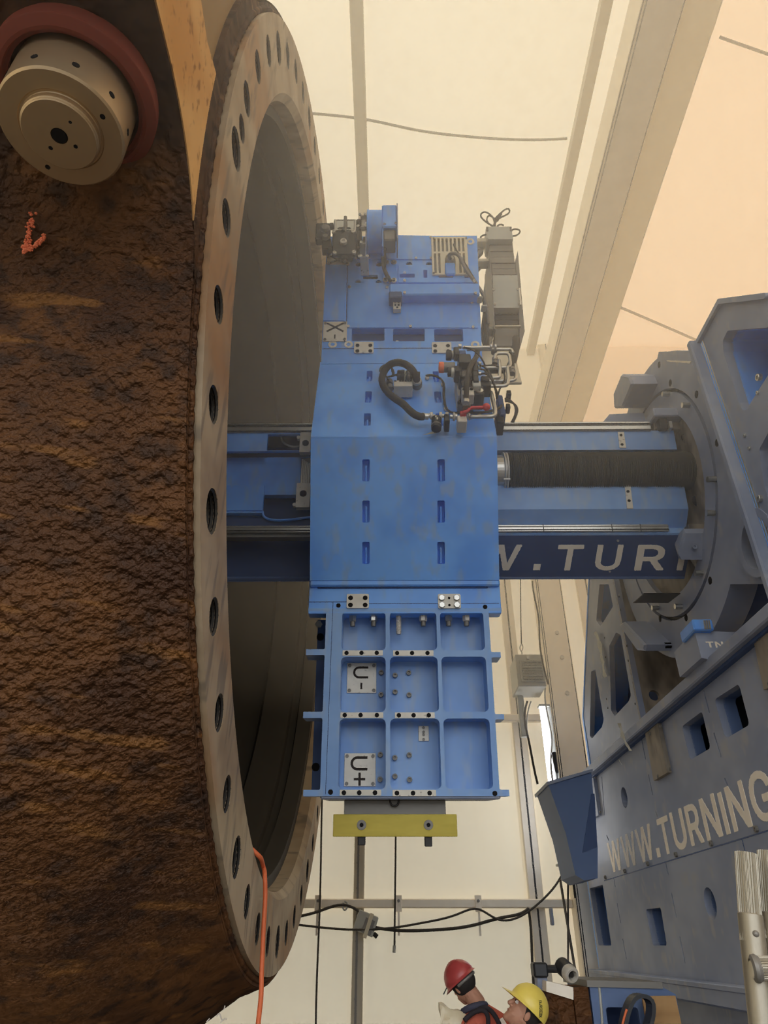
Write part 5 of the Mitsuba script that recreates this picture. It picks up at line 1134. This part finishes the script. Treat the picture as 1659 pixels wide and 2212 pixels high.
part(stp, 'orange_edge', tube([SF.w(x, y, .425) for x, y in ((1336, 2290), (1345, 2212), (1354, 2180))], .008, 6), 'cable_orange', True)
ft = thing('base_foot', 'dark blue lower body of the machine under its side plate', 'machine foot')
fz = zb_-.135
part(ft, 'body', bx((XP+.12, 4.2, 0), (XP+1.6, 9.0, fz), .02), 'slate'); part(ft, 'ledge', bx((XP-.02, 4.0, fz-.5), (XP+.12, 5.6, fz-.05), .01), 'navy')
part(ft, 'foot_panel', bx((XP-.35, 5.7, 0), (XP+.12, 8.4, fz-.30), .02), 'navy')
gp = thing('power_tool', 'black power tool with a round steel nozzle lying on the timber beam', 'power tool')
part(gp, 'body', SF.pbox(1153, 2079, 1184, 2112, -.30, -.16, .012), 'black'); part(gp, 'neck', cyl(SF.w(1180, 2093, -.2), SF.w(1216, 2093, -.14), .026, 12), 'black', 30)
nz = SF.w(1226, 2098, -.1); nd = np.array([.25, -.85, -.35])
part(gp, 'collar', cyl(nz-nd*.10, nz+nd*.02, .060, 20, .008), 'black', 30); part(gp, 'nozzle', lathe([(.03, .0), (.034, .075), (.048, .075), (.056, .06), (.058, 0)], nz, nd, 20), 'steel', 30); part(gp, 'tip', cyl(nz, nz+nd/np.linalg.norm(nd)*.06, .018, 10), 'dark')
part(gp, 'support', SF.box(SF.at(1160, 2112, -.2)[0], 0, SF.at(1182, 2112, -.2)[0], SF.at(1170, 2111, -.2)[1], -.32, -.2, .004), 'slate')
for i_, (p0, p1, r_, mt, lab) in enumerate((((1227, 1862), (1227, 2085), .012, 'dirty', 'thin upright pole nearest the lamp foot'), ((1210, 1900), (1245, 2112), .016, 'dirty', 'leaning brown pole behind the black power tool'), ((1232, 1860), (1243, 1940), .014, 'dark', 'short dark hanging rod beside the hood'))):
    solo('pole', cyl(onY(*p0, 10.0), onY(*p1, 10.0), r_, 8), mt, lab, 'pole')
solo('wall_socket', bx(onY(1188, 1961, 10.9), onY(1198, 1999, 10.9)+[0, .1, 0], .01), 'slate', 'small blue grey box on the tent column near the floor', 'socket')
# aluminium scaffold tubes in the near right corner
sc = thing('scaffold_frame', 'ribbed aluminium scaffold frame end in the near lower right corner', 'scaffold')
SZ = 1.78
def scp(px, py, d=SZ): return onY(px, py, d*1.10)
def fluted(p0, p1, r, n=26):
    a, b, d = basis(np.asarray(p1)-p0); L = np.linalg.norm(np.asarray(p1)-p0); t = np.arange(n*4)*2*np.pi/(n*4); rr_ = r*(1-.10*(np.arange(n*4) % 4 >= 2))
    R_0 = (np.cos(t)*rr_)[:, None]*a+(np.sin(t)*rr_)[:, None]*b; N = n*4
    V = np.vstack([p0+R_0, p0+R_0+d*L, [p0], [p0+d*L]]); F = []
    for i_ in range(N): j = (i_+1) % N; F += [(i_, j, N+j), (i_, N+j, N+i_), (2*N, j, i_), (2*N+1, N+i_, N+j)]
    return trimesh.Trimesh(V, F, process=False)
d0 = scp(1612, 1845); d1 = scp(1647, 2212); ud = (d0-d1)/np.linalg.norm(d0-d1)
for i_, (xt, xm, xb) in enumerate(((1611, 1618, 1646), (1659, 1667, 1699))):
    top = scp(xt, 1843-3*i_, SZ+.06*i_); mid = scp(xm+2, 1974-2*i_, SZ+.06*i_)
    dn2 = (mid-top)/np.linalg.norm(mid-top)
    bot = mid+dn2*.5; lowp = scp(xb, 2212, SZ+.06*i_)
    part(sc, 'ribbed_spigot', fluted(top, mid+dn2*.06, .0265), 'alu_tube')
    dl = (lowp-mid)/np.linalg.norm(lowp-mid); L_ = (mid[2]-.004)/-dl[2]
    k = part(sc, 'standard', cyl(mid, mid+dl*L_, .0285, 24, .002), 'alu_tube', 30)
    for f in (.045, .10): 
        g = trimesh.creation.icosphere(1, .008); g.apply_translation(mid+dl*f*1.0+np.array([-.1, -.95, .1])*.027); part(k, 'dimple', g, 'dull', True)
cr0 = scp(1640, 2092, SZ-.03); part(sc, 'cross_tube', fluted(cr0+np.array([-.012, 0, 0]), cr0+np.array([.9, -.25, .02]), .0245), 'alu_tube')
part(sc, 'weld_collar', lathe([(.02, -.006), (.0275, -.002), (.029, .006), (.0245, .014)], cr0+np.array([-.012, .0, 0]), (1, -.2, 0), 24), 'dull', 30)
# floating bits of clear tape on the gusset
for i_, (pts, lab) in enumerate(((((1290, 1370), (1298, 1395), (1306, 1420), (1310, 1450), (1313, 1462)), 'clear tape strip stuck on the far gusset'), ((1343, 1563), (1349, 1585), (1357, 1605), (1368, 1622)), ) if False else ((((1290, 1365), (1298, 1392), (1304, 1420), (1308, 1448), (1313, 1462)), 'clear tape strip stuck on the far gusset'), (((1342, 1562), (1348, 1585), (1356, 1605), (1368, 1622)), 'torn tape strip hanging over the top flange'), (((1341, 1641), (1348, 1652)), 'small scrap of tape on the side plate'))):
    pp = [SP.w(x, y, .02 if i_ == 0 else .13 if i_ == 1 else .01) for x, y in pts]
    if len(pp) == 2: pp = [pp[0], (pp[0]+pp[1])/2+np.array([-.01, 0, 0]), pp[1]]
    P_ = CubicSpline(np.linspace(0, 1, len(pp)), np.array(pp))(np.linspace(0, 1, 16)); wv = np.array([0, .06-.02*i_, .01]); V = np.vstack([P_-wv, P_+wv]); V[:, 0] -= (meshkit.noise(V*14)-.0)*.04
    F = np.vstack([[(j, j+1, 17+j), (j, 17+j, 16+j)] for j in range(15)])
    solo('tape_strip', trimesh.Trimesh(V, F, process=False), 'greybox', lab, 'tape', smooth=True)

# ------------------------------------------------------------------ two workers
M('skin', pr((176, 128, 104), .55, 0, .35)); M('hair', pr((44, 40, 38), .8, 0, .2)); M('shirt', pr((190, 98, 78), .8, 0, .15)); M('vest', pr((52, 48, 52), .8, 0, .15))
M('collar', pr((70, 70, 84), .8, 0, .15)); M('trousers', pr((60, 62, 72), .85, 0, .1)); M('boot', pr((40, 36, 32), .6, 0, .3)); M('hat_red', pr((168, 66, 64), .32, 0, .5)); M('hat_yellow', pr((224, 200, 92), .32, 0, .5)); M('plastic', pr((206, 192, 160), .35, 0, .5)); M('lips', pr((150, 92, 80), .5, 0, .3)); M('eye', pr((230, 226, 218), .3, 0, .5))
def ball(c, r, n=18):
    return m3.Manifold.sphere(float(r), n).translate([float(x) for x in c])
def ell(c, rad, R=np.eye(3), n=28):
    m = m3.Manifold.sphere(1.0, n).scale([float(x) for x in rad]); M_ = np.zeros((3, 4)); M_[:, :3] = R; M_[:, 3] = c; return m.transform(M_)
def bone(a, b, ra, rb): return m3.Manifold.hull(ball(a, ra)+ball(b, rb))
def finish(man, length=.012, it=8):
    man = man.refine_to_length(length); me = man.to_mesh(); m = trimesh.Trimesh(me.vert_properties[:, :3], me.tri_verts, process=True)
    if it: trimesh.smoothing.filter_taubin(m, iterations=it)
    return m
def hat(parent, c, R, mat, brim, rad=(.125, .105, .105)):
    # R columns: face direction, side, crown; dome with ridge, rim and brim
    n1, n2 = 40, 14; V = []; F = []
    for i_ in range(n2+1):
        ph = i_/n2*math.pi/2
        for j in range(n1):
            t = 2*math.pi*j/n1; x, y, z = math.cos(t)*math.cos(ph), math.sin(t)*math.cos(ph), math.sin(ph)
            k_ = 1+.035*math.exp(-(y*6)**2)*(z > .25)
            V.append((x*rad[0]*k_, y*rad[1]*k_, z*rad[2]*1.15*k_))
    for j in range(n1):
        t = 2*math.pi*j/n1; b = .010+brim*max(0, math.cos(t))**2+.012*max(0, -math.cos(t))**3
        V.append((math.cos(t)*(rad[0]+b), math.sin(t)*(rad[1]+.008), -.012-.22*b*max(0, math.cos(t))))
    for i_ in range(n2):
        for j in range(n1):
            k_ = (j+1) % n1; F += [(i_*n1+j, i_*n1+k_, (i_+1)*n1+k_), (i_*n1+j, (i_+1)*n1+k_, (i_+1)*n1+j)]
    o = (n2+1)*n1
    for j in range(n1): k_ = (j+1) % n1; F += [(o+j, o+k_, k_), (o+j, k_, j)]
    V = np.array(V)@np.asarray(R).T+c
    sh = trimesh.Trimesh(V, F, process=False)
    return part(parent, 'hard_hat', sh, mat, 40)
def headman(c, R):
    f, s, u = R[:, 0], R[:, 1], R[:, 2]
    q = lambda x, y, z: c+f*x+s*y+u*z
    h = ell(q(-.012, 0, .03), (.098, .077, .098), R)+ell(q(.018, 0, -.035), (.072, .062, .085), R)
    h = h+m3.Manifold.hull(ball(q(.060, .030, -.060), .022)+ball(q(.060, -.030, -.060), .022)+ball(q(.072, 0, -.098), .024)+ball(q(-.02, .045, -.045), .02)+ball(q(-.02, -.045, -.045), .02))
    h = h+bone(q(.082, 0, .022), q(.104, 0, -.022), .010, .015)+ball(q(.092, .012, -.026), .010)+ball(q(.092, -.012, -.026), .010)
    h = h+bone(q(.080, .035, .030), q(.084, -.035, .030), .012, .012)+bone(q(.080, .018, -.055), q(.080, -.018, -.055), .011, .011)+ball(q(.074, 0, -.100), .02)
    for t in (1, -1): h = h+ell(q(-.010, .076*t, -.008), (.018, .010, .032), R)
    return h
def rot(f, u):
    f = np.asarray(f, float)/np.linalg.norm(f); u = np.asarray(u, float); u = u-f*(u@f); u /= np.linalg.norm(u); return np.c_[f, np.cross(u, f), u]
def worker(name, lab, head_c, R, neck, sh, el, wr_, hip, kn, an, hand_dirs):
    p = thing(name, lab, 'person')
    A = {k_: np.asarray(v, float) for k_, v in dict(neck=neck, hip=hip).items()}
    mid = (np.asarray(sh[0])+sh[1])/2
    man = headman(head_c, R)+bone(head_c-R[:, 2]*.06-R[:, 0]*.02, A['neck'], .056, .062)
    tor = m3.Manifold.hull(ball(sh[0], .055)+ball(sh[1], .055)+ball(A['neck']-[0, 0, .06], .07)+ball(mid-[0, 0, .22]+[.0, .05, 0], .11)+ball(mid-[0, 0, .22]-[0, .05, 0], .11))
    tor = tor+m3.Manifold.hull(ball(mid-[0, 0, .22]+[0, .05, 0], .11)+ball(mid-[0, 0, .22]-[0, .05, 0], .11)+ball(hip[0], .10)+ball(hip[1], .10))
    arms = None; legs = None; hands = None
    for i_ in (0, 1):
        a = bone(sh[i_], el[i_], .056, .044)+bone(el[i_], wr_[i_], .043, .031); arms = a if arms is None else arms+a
        l = bone(hip[i_], kn[i_], .095, .062)+bone(kn[i_], an[i_], .058, .043); legs = l if legs is None else legs+l
        d = np.asarray(hand_dirs[i_], float); d /= np.linalg.norm(d); e = np.cross(d, [0, 1, 0]) if abs(d[1]) < .8 else np.cross(d, [1, 0, 0]); e /= np.linalg.norm(e)
        w_ = np.asarray(wr_[i_], float); h = m3.Manifold.hull(ball(w_, .026)+ball(w_+d*.085+e*.032, .013)+ball(w_+d*.085-e*.032, .013))
        nrm = np.cross(d, e)
        for j, L in enumerate((.072, .08, .075, .06)):
            b0 = w_+d*.085+e*(.030-.02*j); b1 = b0+d*L*.55+nrm*.012; b2 = b1+d*L*.4+nrm*.03; h = h+bone(b0, b1, .0095, .009)+bone(b1, b2, .009, .008)
        t0_ = w_+d*.03+e*.028; t1_ = t0_+d*.03+e*.025+nrm*.01; h = h+bone(t0_, t1_, .012, .010)+bone(t1_, t1_+d*.03+nrm*.01, .010, .009)
        hands = h if hands is None else hands+h
    man = man+tor+arms+hands+legs
    body = part(p, 'body', finish(man, .010, 6), 'skin', True, label='skin of face, neck and hands')
    up = lambda m, k_: m
    def cloth(nm, mans, mat, off, ln=.02):
        m = finish(mans, ln, 6); m.vertices += m.vertex_normals*(off+.006*(meshkit.noise(m.vertices*18)-.5))[:, None]; return part(p, nm, m, mat, True)
    cloth('jacket', tor+arms, 'shirt', .016); cloth('trousers', legs+m3.Manifold.hull(ball(hip[0], .10)+ball(hip[1], .10)), 'trousers', .016)
    for i_ in (0, 1):
        a = np.asarray(an[i_], float); part(p, 'boot', finish(m3.Manifold.hull(ball(a-[0, 0, .0], .056)+ball([a[0], a[1], .045], .045)+ball([a[0]+R[0, 0]*.15, a[1]+R[1, 0]*.15, .04], .04)), .02, 4), 'boot', True)
    return p
PF = Fr((0, 6.2, 0), (1, 0, 0), (0, 0, 1), (0, -1, 0))
# worker in red helmet, seen from behind, head tipped to the left
hc1 = PF.w(998, 2124); ax1 = np.array([-.60, .10, .79]); R1 = rot((-.50, .78, -.42), ax1)
n1_ = PF.w(1030, 2166); mid1 = PF.w(1052, 2196)
s1 = (mid1+[-.17, .02, -.10], mid1+[.19, .0, -.10])
h1 = ([mid1[0]-.02, 6.28, .92], [mid1[0]+.20, 6.26, .92])
wk1 = worker('person', 'person seen from behind in a red hard hat and orange jacket, head tilted left', hc1, R1, n1_, s1,
             (s1[0]+[-.08, .06, -.27], s1[1]+[.06, .04, -.29]), (s1[0]+[-.16, -.04, -.10], s1[1]+[.02, .22, -.42]), h1,
             ([h1[0][0]-.02, 6.24, .48], [h1[1][0]+.02, 6.24, .48]), ([h1[0][0]-.03, 6.3, .09], [h1[1][0]+.04, 6.3, .09]), ((-.3, .2, .5), (-.2, .6, -.4)))
hr_ = ell(hc1+R1[:, 2]*.005-R1[:, 0]*.018, (.104, .086, .092), R1)
hr_ = hr_.trim_by_plane([float(x) for x in -R1[:, 0]*.9+R1[:, 2]*.45], float((-R1[:, 0]*.9+R1[:, 2]*.45)@(hc1-R1[:, 2]*.065)))
part(wk1, 'hair', finish(hr_, .012, 2), 'hair', True)
hh1 = hat(wk1, hc1+R1[:, 2]*.030-R1[:, 0]*.010, R1, 'hat_red', .045, (.128, .110, .108))
stp1 = [hc1+R1[:, 2]*.005-R1[:, 0]*(.112*math.cos(t)+.008)+R1[:, 1]*.094*math.sin(t) for t in np.linspace(-1.2, 1.2, 14)]
part(wk1, 'suspension_band', tube(stp1, .013, 8), 'dull', True)
part(wk1, 'chin_clip', tube([PF.w(965, 2134, .05), PF.w(961, 2142, .05), PF.w(958, 2148, .05)], .004, 6), 'dark', True)
col = [n1_+np.array([-.02, 0, -.035])+np.array([math.cos(t)*.083, math.sin(t)*.083, math.sin(t+2.4)*.028]) for t in np.linspace(0, 2*math.pi, 25)]
part(wk1, 'collar', tube(col, .022, 8, False), 'collar', True)
for a, b, c_ in (((1030, 2186), (1052, 2178), (1075, 2205)), ((1003, 2205), (1022, 2188), (1042, 2182))):
    P_ = [PF.w(*a, .11), PF.w(*b, .12), PF.w(*c_, .15), PF.w(c_[0]+12, c_[1]+40, .15)]
    part(wk1, 'harness_strap', tube(P_, .016, 8), 'vest', True)
part(wk1, 'reflective_patch', PF.plate(PF.poly([(1072, 2208), (1086, 2198), (1095, 2212), (1080, 2222)], .15), .13, .142), 'letter')
PF2 = Fr((0, 5.7, 0), (1, 0, 0), (0, 0, 1), (0, -1, 0))
# worker in yellow helmet, profile to the left, looking up
hc2 = PF2.w(1132, 2186); R2 = rot((-.74, -.12, .66), (.66, .0, .75))
n2_ = PF2.w(1155, 2225); mid2 = n2_+np.array([.02, 0, -.14])
s2 = (mid2+[-.04, -.17, .0], mid2+[.04, .17, .0]); h2 = ([mid2[0]-.0, 5.60, .80], [mid2[0]+.0, 5.80, .80])
wk2 = worker('person', 'person in a yellow hard hat seen in profile looking up to the left', hc2, R2, n2_, s2,
             (s2[0]+[.03, -.05, -.26], s2[1]+[.03, .05, -.26]), (s2[0]+[-.08, -.03, -.46], s2[1]+[-.08, .03, -.46]), h2,
             ([h2[0][0]-.03, 5.60, .43], [h2[1][0]-.03, 5.80, .43]), ([h2[0][0]+.03, 5.60, .09], [h2[1][0]+.03, 5.80, .09]), ((-.3, 0, -.9), (-.3, 0, -.9)))
f2, s2_, u2 = R2[:, 0], R2[:, 1], R2[:, 2]
hr_ = ell(hc2+u2*.018-f2*.022, (.100, .083, .094), R2); pn = -f2*.95+u2*.35
hr_ = hr_.trim_by_plane([float(x) for x in pn], float(pn@(hc2+f2*.012-u2*.03)))
part(wk2, 'hair', finish(hr_, .012, 2), 'hair', True)
for t in (1, -1):
    g = trimesh.creation.icosphere(2, .0125); g.apply_translation(hc2+f2*.078+s2_*.032*t+u2*.012); part(wk2, 'eye', g, 'eye', True)
    g = trimesh.creation.icosphere(1, .006); g.apply_translation(hc2+f2*.0895+s2_*.033*t+u2*.013); part(wk2, 'pupil', g, 'hair', True)
    part(wk2, 'eyebrow', tube([hc2+f2*.090+s2_*.016*t+u2*.036, hc2+f2*.090+s2_*.034*t+u2*.041, hc2+f2*.080+s2_*.052*t+u2*.033], .0045, 6), 'hair', True)
part(wk2, 'mouth', tube([hc2+f2*.085+s2_*y-u2*.058 for y in (-.022, -.01, 0, .01, .022)], .0055, 6), 'lips', True)
bd = ell(hc2+f2*.030-u2*.072, (.064, .060, .056), R2); part(wk2, 'stubble', finish(bd.trim_by_plane([float(x) for x in -u2], float(-u2@(hc2-u2*.070))), .012, 2), 'lips' if False else 'hair', True) if False else None
hh2 = hat(wk2, hc2+u2*.040-f2*.006, R2, 'hat_yellow', .062, (.135, .112, .115))
tmh = meshkit.text_mesh('TAJROSIEK', .030, .0015, bold=True); tmh.apply_translation(-tmh.bounds.mean(0)); tmh.apply_scale([.12/tmh.extents[0], 1, 1])
side = -s2_ if (-s2_)[1] < 0 else s2_
cdome = hc2+u2*.040-f2*.006
tx = -f2*.55-u2*.83; tx /= np.linalg.norm(tx); ty = np.cross(side, tx)
V = cdome+side*.12-f2*.045+u2*.052+tmh.vertices[:, :1]*tx+tmh.vertices[:, 1:2]*ty
loc = (V-cdome)@R2; rad = np.array([.135, .112, .115*1.15]); k_ = np.linalg.norm(loc/rad, axis=1, keepdims=True)
loc = loc/k_*(1.012+(tmh.vertices[:, 2:]-tmh.vertices[:, 2:].min())*6); tmh.vertices = loc@R2.T+cdome
part(wk2, 'hat_lettering', tmh, 'glyph')
# crumpled clear plastic bag held by the first worker
bgp = [PF.w(x, y, .0) for x, y in ((949, 2168), (951, 2190), (954, 2230), (1000, 2235), (1010, 2205), (1015, 2195), (990, 2192), (975, 2180), (962, 2172))]
c_ = np.mean(bgp, 0); g = hullm([p+np.array([0, dy, 0]) for p in bgp for dy in (-.04, .05)]); g = g.subdivide().subdivide().subdivide()
g.vertices += g.vertex_normals*((meshkit.fbm(g.vertices*16, 3)-.5)*.06)[:, None]
solo('plastic_bag', g, 'plastic', 'crumpled clear plastic bag in front of the red helmeted person', 'plastic bag', smooth=30)
